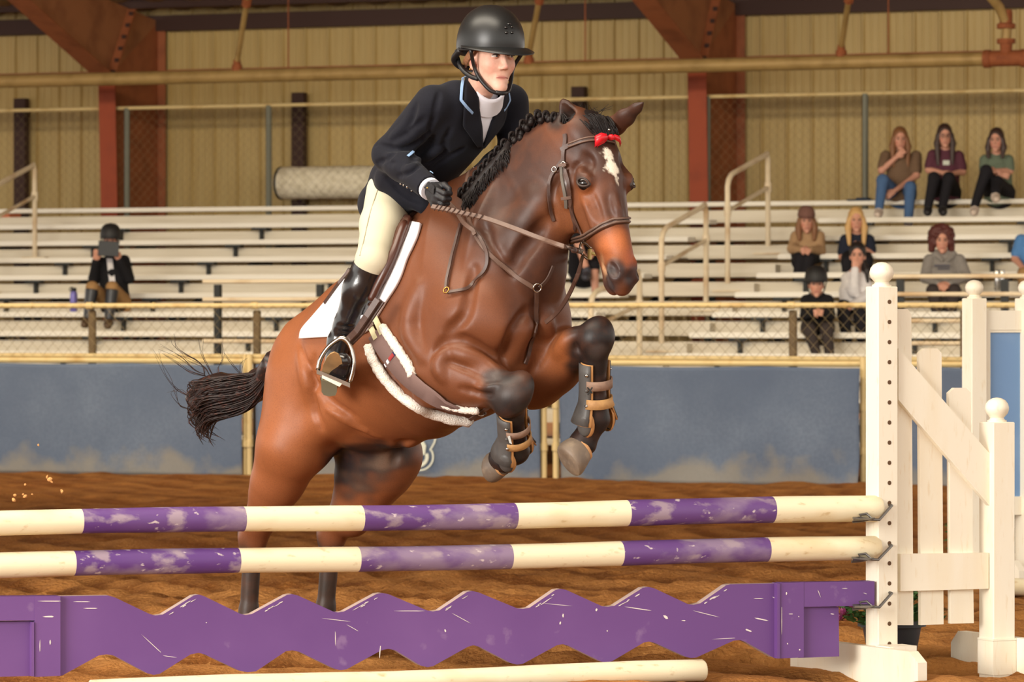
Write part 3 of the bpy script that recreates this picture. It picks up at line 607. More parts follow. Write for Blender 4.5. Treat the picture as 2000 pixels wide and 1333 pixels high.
# ================================================ bodies: signed-distance blends turned into one continuous mesh
class Body:
    def __init__(s, lo, hi, h):
        s.lo = np.array(lo, np.float32); s.h = h; s.n = np.ceil((np.array(hi)-np.array(lo))/h).astype(int)+1
        s.F = np.full(tuple(s.n), 1.0, np.float32)
    def _win(s, lo, hi):
        a = np.clip(np.floor((np.array(lo)-s.lo)/s.h).astype(int), 0, s.n); b = np.clip(np.ceil((np.array(hi)-s.lo)/s.h).astype(int)+1, 0, s.n)
        sl = tuple(slice(i, j) for i, j in zip(a, b))
        if any(j <= i for i, j in zip(a, b)): return None, None
        g = [s.lo[k]+s.h*np.arange(a[k], b[k], dtype=np.float32) for k in range(3)]
        return sl, (g[0][:, None, None], g[1][None, :, None], g[2][None, None, :])
    def put(s, d, sl, k, mode):
        f = s.F[sl]
        if mode == 'add':
            h = np.clip(.5+.5*(f-d)/k, 0, 1); s.F[sl] = f+(d-f)*h-k*h*(1-h)
        else:
            h = np.clip(.5-.5*(f+d)/k, 0, 1); s.F[sl] = f+(-d-f)*h+k*h*(1-h)
    def cone(s, p0, p1, r0, r1, k=.02, flat=None, mode='add'):
        # round cone; flat=(direction, factor) squashes it along a direction
        p0, p1 = np.array(p0, np.float32), np.array(p1, np.float32); m = max(r0, r1)*max(1, flat[1] if flat else 1)+k+2*s.h
        sl, g = s._win(np.minimum(p0, p1)-m, np.maximum(p0, p1)+m)
        if sl is None: return s
        d = p1-p0; L2 = float(d@d)+1e-9
        q = [g[i]-p0[i] for i in range(3)]
        t = np.clip((q[0]*d[0]+q[1]*d[1]+q[2]*d[2])/L2, 0, 1)
        e = [q[i]-t*d[i] for i in range(3)]
        if flat:
            u = np.array(flat[0], np.float32); u /= np.linalg.norm(u); c = (1/flat[1]-1); a = (e[0]*u[0]+e[1]*u[1]+e[2]*u[2])*c
            e = [e[i]+a*u[i] for i in range(3)]
        dist = np.sqrt(e[0]**2+e[1]**2+e[2]**2)-(r0+(r1-r0)*t)
        if flat and flat[1] < 1: dist = dist*(flat[1]*.5+.5)
        s.put(dist, sl, k, mode); return s
    def chain(s, pts, rs, k=.02, **kw):
        for i in range(len(pts)-1): s.cone(pts[i], pts[i+1], rs[i], rs[i+1], k if i == 0 else min(k, .012), **kw)
        return s
    def ell(s, c, R, r, k=.02, mode='add'):     # ellipsoid; rows of R are its axes
        c = np.array(c, np.float32); R = np.array(R, np.float32); r = np.array(r, np.float32)
        ext = np.sqrt(((R*r[:, None])**2).sum(0))+k+2*s.h
        sl, g = s._win(c-ext, c+ext)
        if sl is None: return s
        q = [g[i]-c[i] for i in range(3)]
        l = [(q[0]*R[j, 0]+q[1]*R[j, 1]+q[2]*R[j, 2]) for j in range(3)]
        k0 = np.sqrt(sum((l[j]/r[j])**2 for j in range(3))); k1 = np.sqrt(sum((l[j]/r[j]**2)**2 for j in range(3)))
        s.put(k0*(k0-1)/np.maximum(k1, 1e-6), sl, k, mode); return s
    def loft(s, st, k=.02):
        # st: list of (centre, axis u, axis w, ru, rw_plus, rw_minus): elliptic rings joined by straight interpolation
        st = [(np.array(c, np.float32), np.array(u, np.float32), np.array(w, np.float32), a, b, e) for c, u, w, a, b, e in st]
        m = max(max(x[3:]) for x in st)+k+2*s.h
        lo = np.min([x[0] for x in st], 0)-m; hi = np.max([x[0] for x in st], 0)+m
        sl, g = s._win(lo, hi); best = None; 
        for i in range(len(st)-1):
            (c0, u0, w0, a0, b0, e0), (c1, u1, w1, a1, b1, e1) = st[i], st[i+1]; d = c1-c0; L = float(np.linalg.norm(d)); dn = d/L
            q = [g[j]-c0[j] for j in range(3)]; tr = (q[0]*dn[0]+q[1]*dn[1]+q[2]*dn[2])/L; t = np.clip(tr, 0, 1)
            u = u0+u1; u /= np.linalg.norm(u); w = w0+w1; w -= dn*(w@dn)*.0; w /= np.linalg.norm(w)
            e = [q[j]-t*d[j] for j in range(3)]
            lu = e[0]*u[0]+e[1]*u[1]+e[2]*u[2]; lw = e[0]*w[0]+e[1]*w[1]+e[2]*w[2]; la = (tr-t)*L
            ru = a0+(a1-a0)*t; rp = b0+(b1-b0)*t; rm = e0+(e1-e0)*t; rw = np.where(lw > 0, rp, rm); ra = np.minimum(ru, rw)
            k0 = np.sqrt((lu/ru)**2+(lw/rw)**2+(la/ra)**2); k1 = np.sqrt((lu/ru**2)**2+(lw/rw**2)**2+(la/ra**2)**2)
            dist = k0*(k0-1)/np.maximum(k1, 1e-5); best = dist if best is None else np.minimum(best, dist)
        s.put(best, sl, k, 'add'); return s
    def hit(s, px, py):                         # first point of the body met along the line of sight
        o, d = EYE, (P(px, py, 16)-EYE).normalized(); t = 14.5
        t = np.arange(14.5, 18.5, s.h*.5); q = np.array(o)[None]+t[:, None]*np.array(d)[None]; i = np.round((q-s.lo)/s.h).astype(int)
        ok = ((i >= 0) & (i < s.n)).all(1); f = np.full(len(t), 1.0); j = i[ok]; f[ok] = s.F[tuple(j.T)]
        w = np.argmax(f < 0); return (Vector(q[w]), Vector(d)) if f[w] < 0 else (None, None)
    def crease(s, pl, r, k, lift=0.0, mode='cut', taper=True):
        # a fold or a muscle edge that follows the surface
        pts = [s.hit(p.x, p.y) for p in catmull([Vector((x, y, 0)) for x, y in pl], 4)]; pts = [p-d*lift for p, d in pts if p is not None]; m = len(pts)
        rs = [r*(.35+.65*math.sin(math.pi*(i+.5)/m)) if taper else r for i in range(m)]
        for i in range(m-1):
            if (pts[i+1]-pts[i]).length < .12: s.cone(pts[i], pts[i+1], rs[i], rs[i+1], k, mode=mode)
        return s
    def blur(s, it=1):
        F = s.F
        for _ in range(it):
            for ax in range(3):
                a = np.roll(F, 1, ax); b = np.roll(F, -1, ax); F = .25*a+.5*F+.25*b
        s.F = F
    def mesh(s, name):                          # naive surface nets
        F = s.F; S = F < 0; n = F.shape
        c = np.zeros(tuple(x-1 for x in n), np.uint8)
        for i in (0, 1):
            for j in (0, 1):
                for k in (0, 1): c += S[i:n[0]-1+i, j:n[1]-1+j, k:n[2]-1+k]
        cell = np.argwhere((c > 0) & (c < 8)); idx = np.full(c.shape, -1, np.int32); idx[tuple(cell.T)] = np.arange(len(cell))
        acc = np.zeros((len(cell), 3)); cnt = np.zeros(len(cell))
        for ax in range(3):
            o = [a for a in range(3) if a != ax]
            for i in (0, 1):
                for j in (0, 1):
                    off = [0, 0, 0]; off[o[0]] = i; off[o[1]] = j; p = cell+off; q = p.copy(); q[:, ax] += 1
                    f0 = F[tuple(p.T)]; f1 = F[tuple(q.T)]; x = (f0 < 0) != (f1 < 0); t = np.where(x, f0/np.where(x, f0-f1, 1), 0)
                    v = np.zeros((len(cell), 3)); v[:, o[0]] = i; v[:, o[1]] = j; v[:, ax] = t
                    acc += v*x[:, None]; cnt += x
        V = (cell+acc/cnt[:, None])*s.h+s.lo
        fs = []
        for ax in range(3):
            sl0 = [slice(None)]*3; sl1 = [slice(None)]*3; sl0[ax] = slice(0, -1); sl1[ax] = slice(1, None)
            a = S[tuple(sl0)]; b = S[tuple(sl1)]; e = np.argwhere(a != b); o1, o2 = [(1, 2), (2, 0), (0, 1)][ax]
            e = e[(e[:, o1] > 0) & (e[:, o2] > 0) & (e[:, o1] < n[o1]-1) & (e[:, o2] < n[o2]-1)]
            flip = a[tuple(e.T)]
            def nb(d1, d2):
                z = e.copy(); z[:, o1] += d1; z[:, o2] += d2; return idx[tuple(z.T)]
            q = np.stack([nb(-1, -1), nb(0, -1), nb(0, 0), nb(-1, 0)], 1); q[~flip] = q[~flip][:, ::-1]; fs.append(q)
        Q = np.vstack(fs); me = bpy.data.meshes.new(name)
        me.vertices.add(len(V)); me.vertices.foreach_set('co', V.astype(np.float32).ravel())
        me.loops.add(Q.size); me.loops.foreach_set('vertex_index', Q.astype(np.int32).ravel())
        me.polygons.add(len(Q)); me.polygons.foreach_set('loop_start', np.arange(0, Q.size, 4, dtype=np.int32)); me.polygons.foreach_set('loop_total', np.full(len(Q), 4, np.int32))
        me.update(); me.validate(); me.shade_smooth(); return me, V
def paint(me, V, base, blobs, name='Col'):
    # coat colour plus painted shade: blobs = (centre, radii or r, colour, softness)
    C_ = np.tile(np.array(base[:3], np.float32), (len(V), 1))
    for c, r, col, soft in blobs:
        r = np.array(r if isinstance(r, (tuple, list)) else (r, r, r), float)
        d = np.sqrt((((V-np.array(c))/r)**2).sum(1)); w = np.clip((1-d)/soft, 0, 1); w = (w*w*(3-2*w))[:, None]
        C_ = C_*(1-w)+np.array(col[:3])*w
    put_col(me, C_, name)
    return C_
def put_col(me, C_, name='Col'):
    C_ = np.hstack([np.clip(C_[:, :3], 0, 1), np.ones((len(C_), 1))])
    a = me.attributes.new(name, 'FLOAT_COLOR', 'POINT'); a.data.foreach_set('color', C_.astype(np.float32).ravel())
def bvh_of(*objs):
    vs, fs = [], []
    for o in objs:
        mw = world_of(o); k = len(vs); vs += [mw@v.co for v in o.data.vertices]; fs += [[i+k for i in p.vertices] for p in o.data.polygons]
    return BVHTree.FromPolygons(vs, fs)
EYE = Vector((0, 0, HC))
def cast(bvh, px, py, Yd=16.5):
    d = (P(px, py, 16)-EYE).normalized(); h = bvh.ray_cast(EYE, d)
    if h[0] is None:
        q = bvh.find_nearest(P(px, py, Yd)); return q[0], q[1]
    return h[0], h[1]
def catmull(p, k=6):
    p = [Vector(x) for x in p]; q = [p[0]*2-p[1]]+p+[p[-1]*2-p[-2]]; out = []
    for i in range(1, len(q)-2):
        for j in range(k):
            t = j/k; out.append(.5*((2*q[i])+(q[i+1]-q[i-1])*t+(2*q[i-1]-5*q[i]+4*q[i+1]-q[i+2])*t*t+(3*q[i]-q[i-1]-3*q[i+1]+q[i+2])*t**3))
    return out+[p[-1]]
def strap(mb, pts, nrm, w, th=.004):
    """a flat leather strap: four-cornered section swept along pts with normals nrm"""
    m = len(pts); rows = []
    for i in range(m):
        t = (pts[min(i+1, m-1)]-pts[max(i-1, 0)]).normalized(); n = (nrm[i]-t*nrm[i].dot(t)).normalized(); b = t.cross(n); ww = (w[i] if isinstance(w, list) else w)/2
        rows.append([pts[i]+b*ww, pts[i]+b*ww*.8+n*th, pts[i]-b*ww*.8+n*th, pts[i]-b*ww])
    mb.grid(rows, True); mb.f.append(tuple(len(mb.v)-len(rows)*4+j for j in (3, 2, 1, 0))); mb.f.append(tuple(len(mb.v)-4+j for j in range(4)))
    return mb
def drape(bvh, pl, off=.003, k=6, Yd=16.5):
    """follow a line over a body: every point of it is laid on the surface"""
    a = catmull([Vector((x, y, 0)) for x, y in pl], k); pts, ns = [], []
    for q in a:
        p, n = cast(bvh, q.x, q.y, Yd)
        pts.append(p+n*off); ns.append(n)
    pts = [pts[0]]+[(pts[i-1]+pts[i]*2+pts[i+1])/4 for i in range(1, len(pts)-1)]+[pts[-1]]
    return pts, ns
def smooth_pts(p, n=1):
    for _ in range(n): p = [p[0]]+[(p[i-1]+p[i]*2+p[i+1])/4 for i in range(1, len(p)-1)]+[p[-1]]
    return p
# ================================================ the horse
TH_, PH_ = math.radians(44), math.radians(28)
hF = Vector((math.cos(TH_), -math.sin(TH_), 0)); hR = Vector((-math.sin(TH_), -math.cos(TH_), 0)); Zv = Vector((0, 0, 1))
f_ = hF*math.cos(PH_)+Zv*math.sin(PH_); u_ = -hF*math.sin(PH_)+Zv*math.cos(PH_)
HO = P(800, 640, 16.6)
def HB(a, b, h): return HO+f_*a+hR*b+u_*h
def HP(px, py, b):                             # the point seen at (px,py) that lies b to the horse's right of its mid plane
    d = P(px, py, 1)-EYE; t = (b-(EYE-HO).dot(hR))/d.dot(hR); return EYE+d*t
hb = Body((-1.28, 15.55, -.03), (.72, 17.6, 2.24), .0065)
# trunk
tr = [(-.63, .02, .17, .19, .10), (-.45, .03, .285, .28, .20), (-.25, -.01, .325, .33, .29), (0, -.065, .365, .37, .315), (.2, -.075, .405, .40, .305), (.38, -.07, .40, .40, .265), (.52, -.10, .33, .30, .225), (.60, -.15, .2, .18, .16)]
hb.loft([(HB(a, 0, c), hR, u_, w, ru, rd) for a, c, ru, rd, w in tr], .03)
for sgn in (1, -1):
    hb.ell(HB(-.44, sgn*.115, .06), [f_, hR, u_], (.22, .125, .20), .06)           # croup and haunch
    hb.ell(HB(-.57, sgn*.10, -.06), [f_, hR, u_], (.16, .10, .22), .05)
    hb.ell(HB(.40, .175 if sgn > 0 else -.145, -.12), [(f_*.75+u_*.66), hR, (u_*.75-f_*.66)], (.15, .10, .30), .06)  # shoulder blade
    hb.ell(HB(.54, .13 if sgn > 0 else -.09, -.20), [f_, hR, u_], (.10, .105 if sgn > 0 else .085, .13), .05)          # point of shoulder / breast
    hb.ell(HB(.22, sgn*.23, -.30), [f_, hR, u_], (.13, .06, .14), .06)
hb.ell(HB(.35, 0, .27), [f_, hR, u_], (.25, .055, .10), .06)                     # withers
# neck
def NS(px, py, Y, depth_p, depth_m, w): return P(px, py, Y), depth_p, depth_m, w
neck = [(952, 485, 16.36, .31, .31, .185), (1000, 428, 16.27, .26, .27, .15), (1045, 378, 16.19, .225, .235, .118), (1082, 328, 16.12, .19, .195, .098), (1112, 288, 16.07, .155, .15, .088), (1136, 262, 16.03, .115, .12, .08)]
ax = (P(1125, 275, 16.05)-P(960, 470, 16.35)).normalized(); nr = hR.copy(); nw = nr.cross(ax); nw = nw if nw.z > 0 else -nw
hb.loft([(P(x, y, Y), nr, nw, w, dp, dm) for x, y, Y, dp, dm, w in neck], .05)
for b in (1, -1):                                                                # brachiocephalic muscle down to the shoulder
    hb.cone(P(1078, 395, 16.12)+hR*.05*b, HB(.47, .12*b, -.12), .07, .10, .04)
# head
PSI, TAU = math.radians(29), math.radians(21)
Fh = Vector((math.sin(PSI), -math.cos(PSI), 0)); hd = -Zv*math.cos(TAU)+Fh*math.sin(TAU); hn = Fh*math.cos(TAU)+Zv*math.sin(TAU); hr = Fh.cross(Zv)
HH = P(1172, 236, 16.0)
def HD(l, b, n): return HH+hd*l+hr*b+hn*n
hs = [(0.01, -.11, .09, .10, .075), (.06, -.118, .12, .13, .098), (.13, -.125, .145, .15, .11), (.2, -.13, .15, .155, .106), (.28, -.125, .135, .14, .094), (.36, -.10, .108, .11, .076), (.44, -.082, .09, .08, .064), (.52, -.07, .08, .07, .056), (.57, -.066, .068, .062, .054), (.605, -.072, .05, .05, .05), (.625, -.078, .034, .036, .04)]
hb.loft([(HD(l, 0, c), hr, hn, w, rp, rm) for l, c, rp, rm, w in hs], .03)
for s in (1, -1):
    hb.ell(HD(.215, s*.058, -.215), [hd, hr, hn], (.135, .042, .105), .03)       # cheek
    hb.ell(HD(.205, s*.088, -.045), [hd, hr, hn], (.05, .024, .032), .022)       # brow over the eye
    hb.ell(HD(.305, s*.072, -.075), [hd, hr, hn], (.10, .018, .012), .02)        # facial crest
    hb.ell(HD(.58, s*.040, -.035), [hd, hr, hn], (.045, .026, .032), .02)         # nostril swell
    hb.ell(HD(.582, s*.057, -.022), [(hd+hn*.35).normalized(), hr, (hn-hd*.35).normalized()], (.037, .021, .017), .010, 'cut')
    hb.ell(HD(.224, s*.088, -.042), [hd, hr, hn], (.036, .016, .032), .022)
    hb.ell(HD(.16, s*.08, -.02), [hd, hr, hn], (.03, .03, .014), .03, 'cut')     # hollow above the eye
    # ear
    e0 = HD(.030, .050, -.070) if s > 0 else HD(.015, -.066, -.085)
    tip = P(1096, 192, 16.04) if s > 0 else P(1261, 196, 15.93)
    d = (tip-e0); L = d.length; d = d.normalized()
    opn = (Fh*.5+hr*s*.85) if s > 0 else (Fh*.55+hr*.25-Zv*.2); opn = (opn-d*opn.dot(d)).normalized(); side = d.cross(opn)
    if s < 0: opn = (-Fh*.3-hr*.6+Zv*.7); opn = (opn-d*opn.dot(d)).normalized(); side = d.cross(opn)
    pts = [e0-d*.03, e0+d*L*.25, e0+d*L*.5, e0+d*L*.78, e0+d*L*.97]
    q_ = 1.22 if s > 0 else 1.0
    hb.chain(pts, [.036*q_, .038*q_, .035*q_, .021*q_, .007], .02, flat=(opn, .7))
    hb.chain([p+opn*.016*q_ for p in pts[1:4]]+[pts[4]-d*.012+opn*.01], [.022*q_, .025*q_, .013*q_, .002], .006, flat=(opn, .9), mode='cut')
hb.ell(HD(.590, 0, -.128), [hd, hr, hn], (.050, .034, .030), .014)                # lower lip and chin
hb.cone(HD(.42, 0, -.14), HD(.58, 0, -.12), .035, .03, .02)                      # jaw bars
hb.cone(HD(.50, .06, -.095), HD(.645, .045, -.1), .006, .005, .006, mode='cut'); hb.cone(HD(.50, -.06, -.095), HD(.645, -.045, -.1), .006, .005, .006, mode='cut')
# fore legs
def leg(pts, rs, k=.02, flat=None): hb.chain(pts, rs, k, flat=flat)
def foreleg(sg, elbow, knee, fet, hoof, shoulder):
    E, K, T, Hf = elbow, knee, fet, hoof
    d = (K-E)
    hb.cone(shoulder, E, .15 if sg > 0 else .125, .135, .05)
    hb.cone(E, E+d*.30, .125, .118, .04); hb.cone(E+d*.28, E+d*.78, .115, .07, .04); hb.cone(E+d*.72, K, .068, .066, .03)
    c = T-K; fw = (d.normalized()-c.normalized()).normalized()
    hb.ell(K+fw*.012, np.array([c.normalized(), hR, c.normalized().cross(hR)]), (.075, .062, .062), .02)
    hb.cone(K, K+c*.30, .062, .043, .02); hb.cone(K+c*.3, K+c*.85, .041, .04, .012); hb.cone(K+c*.82, T, .043, .054, .02)
    q = Hf-T; hb.cone(T, T+q*.55, .048, .043, .02); hb.cone(T+q*.5, T+q*.72, .045, .054, .01)
    return q
kN = P(1000, 772, 15.98); tN = P(1006, 880, 16.16); fN = P(972, 904, 16.20)
foreleg(1, HP(888, 722, .17), kN, tN, fN, HB(.45, .16, -.20))
kF = P(1163, 662, 16.05); tF = P(1163, 818, 16.13); fF = P(1130, 882, 16.14)
foreleg(-1, HP(1040, 728, -.15), kF, tF, fF, HB(.47, -.15, -.22))
# hind legs
def hindleg(hip, stifle, hock, fet, hoof, w):
    hb.cone(hip, stifle, .155*w, .135*w, .06); hb.cone(stifle, stifle+(hock-stifle)*.5, .125*w, .088*w, .04); hb.cone(stifle+(hock-stifle)*.45, hock, .09*w, .052, .03)
    c = fet-hock; bk = -hF
    hb.ell(hock, [hF, hR, Zv], (.062, .045, .075), .02); hb.cone(hock+bk*.05+Zv*.045, hock+c*.2, .028, .034, .02)
    hb.cone(hock, hock+c*.25, .048, .037, .02); hb.cone(hock+c*.2, hock+c*.85, .037, .035, .012); hb.cone(hock+c*.8, fet, .038, .05, .02)
    q = hoof-fet; hb.cone(fet, fet+q*.6, .044, .042, .02); hb.cone(fet+q*.5, fet+q*.8, .043, .052, .01)
zg = .03
skN = HP(494, 1052, .13); tN2 = HP(484, 1228, .13); hN2 = HP(500, 1272, .13)
hindleg(HB(-.45, .115, .0), HP(572, 870, .17), skN, tN2, hN2, 1.0)
hb.cone(HP(580, 745, .15), HP(549, 930, .15), .11, .09, .06)
skF = HP(648, 1046, -.13); tF2 = HP(633, 1222, -.13); hF2 = HP(648, 1264, -.13)
hindleg(HB(-.50, -.15, -.02), HP(752, 890, -.14), skF, tF2, hF2, 1.05)
hb.cone(HP(745, 930, -.13), HP(690, 1015, -.13), .105, .07, .04)
hb.cone(HP(735, 830, -.10), HP(700, 925, -.10), .13, .09, .05)
hb.cone(HB(-.30, .19, -.20), HP(600, 850, .18), .06, .05, .06)                   # flank fold
hb.cone(HB(-.40, 0, -.24), HB(-.2, 0, -.36), .06, .045, .04)                     # sheath
# muscle hollows and ridges
hb.cone(HB(.33, .315, -.04), HB(.27, .325, -.30), .012, .012, .03, mode='cut')   # behind the shoulder
# muscle edges of the shoulder, breast, neck, forearm and thigh; each is a shallow fold or a low ridge
for pl, r, k in (([(846, 705), (862, 672), (895, 664), (930, 676), (968, 700)], .010, .030), ([(984, 706), (990, 672), (1004, 640), (1030, 604)], .010, .030), ([(1046, 590), (1046, 630), (1040, 665), (1032, 700)], .010, .030),
                 ([(1064, 432), (1040, 470), (1016, 498), (996, 530)], .012, .040), ([(938, 430), (962, 470), (990, 515)], .007, .03), ([(925, 525), (918, 570), (905, 620), (872, 650)], .008, .035), ([(612, 700), (606, 750), (614, 800), (626, 838)], .009, .03), ([(584, 672), (600, 720), (640, 780), (690, 815)], .008, .03),
                 ([(872, 705), (910, 718), (955, 742)], .007, .02), ([(900, 760), (935, 768), (962, 772)], .007, .02), ([(1075, 640), (1060, 680), (1040, 730)], .009, .03), ([(1122, 650), (1120, 668), (1132, 690)], .006, .02), ([(770, 905), (782, 870), (800, 862)], .006, .03),
                 ([(1083, 436), (1078, 405), (1082, 372), (1096, 345)], .008, .020), ([(1155, 375), (1168, 405), (1176, 432)], .004, .012), ([(1186, 380), (1192, 410), (1200, 430)], .005, .016), ([(1120, 345), (1124, 326), (1136, 318)], .005, .015), ([(800, 770), (770, 740), (748, 700)], .005, .03), ([(1170, 500), (1180, 528), (1190, 552), (1200, 574)], .009, .008)):
    hb.crease(pl, r, k, r*.45)
for pl, r, k in (([(968, 462), (984, 492), (1000, 516)], .008, .02), ([(1000, 700), (1012, 660), (1030, 635)], .020, .04), ([(1058, 690), (1064, 650), (1068, 620)], .018, .04), ([(890, 690), (930, 700), (975, 728)], .014, .03), ([(868, 690), (858, 715), (868, 740)], .016, .03), ([(930, 756), (955, 757), (975, 752)], .009, .015), ([(592, 688), (600, 740), (616, 790)], .012, .04), ([(640, 800), (690, 828), (740, 852)], .008, .02), ([(1090, 690), (1110, 665), (1128, 652)], .014, .04),
                 ([(1140, 392), (1158, 425), (1170, 440)], .007, .016), ([(820, 560), (800, 640), (830, 700)], .014, .05), ([(1196, 350), (1205, 400), (1212, 425)], .008, .02), ([(1112, 350), (1108, 372), (1110, 400)], .012, .03)):
    hb.crease(pl, r, k, -r*.62, 'add')
hb.blur(1)
hme, HV = hb.mesh('horse_body')
# ---- coat colours, shade painted in on chest and near thigh
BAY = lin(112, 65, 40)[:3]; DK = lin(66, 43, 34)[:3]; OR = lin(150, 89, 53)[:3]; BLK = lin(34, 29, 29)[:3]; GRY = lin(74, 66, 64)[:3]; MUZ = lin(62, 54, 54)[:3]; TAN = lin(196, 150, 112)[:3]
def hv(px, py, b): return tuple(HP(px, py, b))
blobs = [(tuple(P(1096, 215, 16.04)), (.075, .09, .12), lin(46, 32, 27)[:3], .4), (tuple(P(1240, 222, 15.95)), (.13, .12, .11), lin(52, 37, 32)[:3], .4), (tuple(HB(-.5, .15, -.1)), (.6, .9, .7), OR, .7), (tuple(P(1020, 400, 16.2)), (.36, .5, .40), DK, .6), (tuple(P(1050, 540, 16.0)), (.22, .4, .26), lin(72, 44, 33)[:3], .8), (tuple(P(1000, 300, 16.3)), (.3, .4, .22), lin(64, 41, 33)[:3], .5), (tuple(P(1100, 700, 16.0)), (.16, .3, .14), lin(150, 88, 50)[:3], .8),  # the chest blob is shade put into the coat colour
         (tuple(HD(.10, 0, -.02)), (.18, .18, .22), lin(66, 41, 32)[:3], .5), (tuple(HD(.34, -.02, 0)), (.10, .1, .2), lin(78, 48, 36)[:3], .5),
         (tuple(HD(.27, .09, -.06)), .07, lin(138, 80, 47)[:3], .8), (tuple(HD(.30, .09, -.2)), .16, lin(124, 74, 45)[:3], .8),
         (tuple(HD(.47, .03, -.03)), .11, lin(176, 100, 56)[:3], .9), (tuple(HD(.55, -.03, .0)), .07, lin(156, 80, 44)[:3], .8),
         (tuple(HD(.60, .02, -.085)), (.07, .08, .06), MUZ, .5), (tuple(HD(.605, -.03, -.04)), (.065, .075, .075), lin(46, 37, 37)[:3], .5), (tuple(HD(.585, .057, -.022)), .062, lin(54, 47, 48)[:3], .5), (tuple(HD(.56, .045, -.085)), (.05, .05, .02), lin(190, 150, 118)[:3], .9), (tuple(HD(.54, .05, -.095)), (.03, .03, .07), TAN, .9),
         (tuple(HD(.222, .10, -.045)), .045, lin(66, 54, 50)[:3], .8), (tuple(HD(.222, -.10, -.045)), .045, lin(66, 54, 50)[:3], .8),
         (tuple(HD(.0, .03, -.08)), .11, lin(38, 28, 25)[:3], .6), (tuple(HD(.0, -.08, -.12)), .1, lin(48, 34, 30)[:3], .6)]
V64 = HV.astype(float)
HCc = paint(hme, V64, BAY, blobs, 'tmp'); hme.attributes.remove(hme.attributes['tmp'])
def seg(pts, r, col, soft):
    global HCc
    d = np.full(len(V64), 9.)
    for a, b in zip(pts, pts[1:]):
        a, b = np.array(a), np.array(b); e = b-a; t = np.clip((V64-a)@e/(e@e), 0, 1); d = np.minimum(d, np.linalg.norm(V64-(a+t[:, None]*e), axis=1))
    d += (vnoise(V64[:, 0]*22, V64[:, 2]*22, 2)+vnoise(V64[:, 1]*22, V64[:, 2]*31, 3)-1)*soft*.4
    w = np.clip((r-d)/soft, 0, 1); w = (w*w*(3-2*w))[:, None]; HCc = HCc*(1-w)+np.array(col)*w
seg([kN, tN, fN], .135, BLK, .05); seg([kF, tF, fF], .130, BLK, .05); seg([kN+Vector((-.05, 0, .06)), kN], .08, GRY, .08)
seg([kN, kN+Vector((.05, -.03, .035))], .085, lin(50, 42, 40)[:3], .05); seg([P(985, 755, 15.9), P(1008, 775, 15.9)], .06, lin(78, 68, 65)[:3], .07); seg([P(1175, 690, 15.98), P(1170, 700, 15.98)], .05, lin(70, 62, 60)[:3], .05)
seg([skN+(tN2-skN)*.2, tN2, hN2], .10, lin(56, 44, 38)[:3], .06); seg([skF+(tF2-skF)*.2, tF2, hF2], .10, lin(56, 46, 40)[:3], .06)
seg([skN-hF*.06, skN-hF*.04+Vector((0, 0, .08))], .05, BLK, .04); seg([skF-hF*.06, skF-hF*.04+Vector((0, 0, .08))], .06, BLK, .05)
seg([HP(668, 850, -.02), HP(690, 900, -.03), HP(735, 870, -.02)], .20, lin(40, 34, 36)[:3], .11); seg([HP(616, 900, .06), HP(630, 870, .05)], .115, lin(44, 34, 32)[:3], .06)  # far inner thigh is dark skin, near inner thigh is painted shadow
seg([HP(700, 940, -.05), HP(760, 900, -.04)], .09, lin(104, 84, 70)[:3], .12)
seg([HB(-.40, 0, -.28), HB(-.24, 0, -.36)], .06, lin(54, 46, 44)[:3], .05)
crest = [P(1098, 232, 16.06), P(1039, 252, 16.2), P(1004, 281, 16.25), P(975, 311, 16.32), P(939, 352, 16.4), P(905, 378, 16.45)]
seg(crest, .05, BLK, .035)
lb = np.stack([(V64-np.array(HH))@np.array(v) for v in (hd, hr, hn)], 1)
l_, b_ = lb[:, 0], lb[:, 1]; t = np.clip((l_-.12)/.16, 0, 1)
cx = .010-.028*t; wd = np.where(t < .35, .012+.010*np.sin(t/.35*np.pi), .016+.016*np.exp(-((t-.47)/.14)**2)-.018*np.clip((t-.5)/.5, 0, 1))
nz = (vnoise(l_*260, b_*260, 4)-.5)*.012+(vnoise(l_*90, b_*90, 9)-.5)*.014
w = np.clip((wd-np.abs(b_-cx)+nz)/.007, 0, 1)*((l_ > .115+nz) & (l_ < .29) & (lb[:, 2] > -.08)); HCc = HCc*(1-w[:, None])+np.array(lin(236, 226, 208)[:3])*w[:, None]
seg([P(1119, 680, 15.95), P(1133, 682, 15.93)], .028, lin(206, 170, 150)[:3], .012)
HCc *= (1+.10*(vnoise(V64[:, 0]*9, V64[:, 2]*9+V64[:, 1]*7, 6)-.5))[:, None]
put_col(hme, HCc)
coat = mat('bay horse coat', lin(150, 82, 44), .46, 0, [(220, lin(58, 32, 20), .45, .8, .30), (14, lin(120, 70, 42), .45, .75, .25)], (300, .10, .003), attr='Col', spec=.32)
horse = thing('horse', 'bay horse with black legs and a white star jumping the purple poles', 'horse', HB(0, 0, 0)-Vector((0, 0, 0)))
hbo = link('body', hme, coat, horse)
hornm = mat('hoof horn', lin(128, 112, 96), .55, 0, [(9, lin(92, 80, 70), .4, .7, .8), (30, lin(160, 140, 116), .5, .75, .5)], (60, .3, .003), stretch=(1, 1, 1))
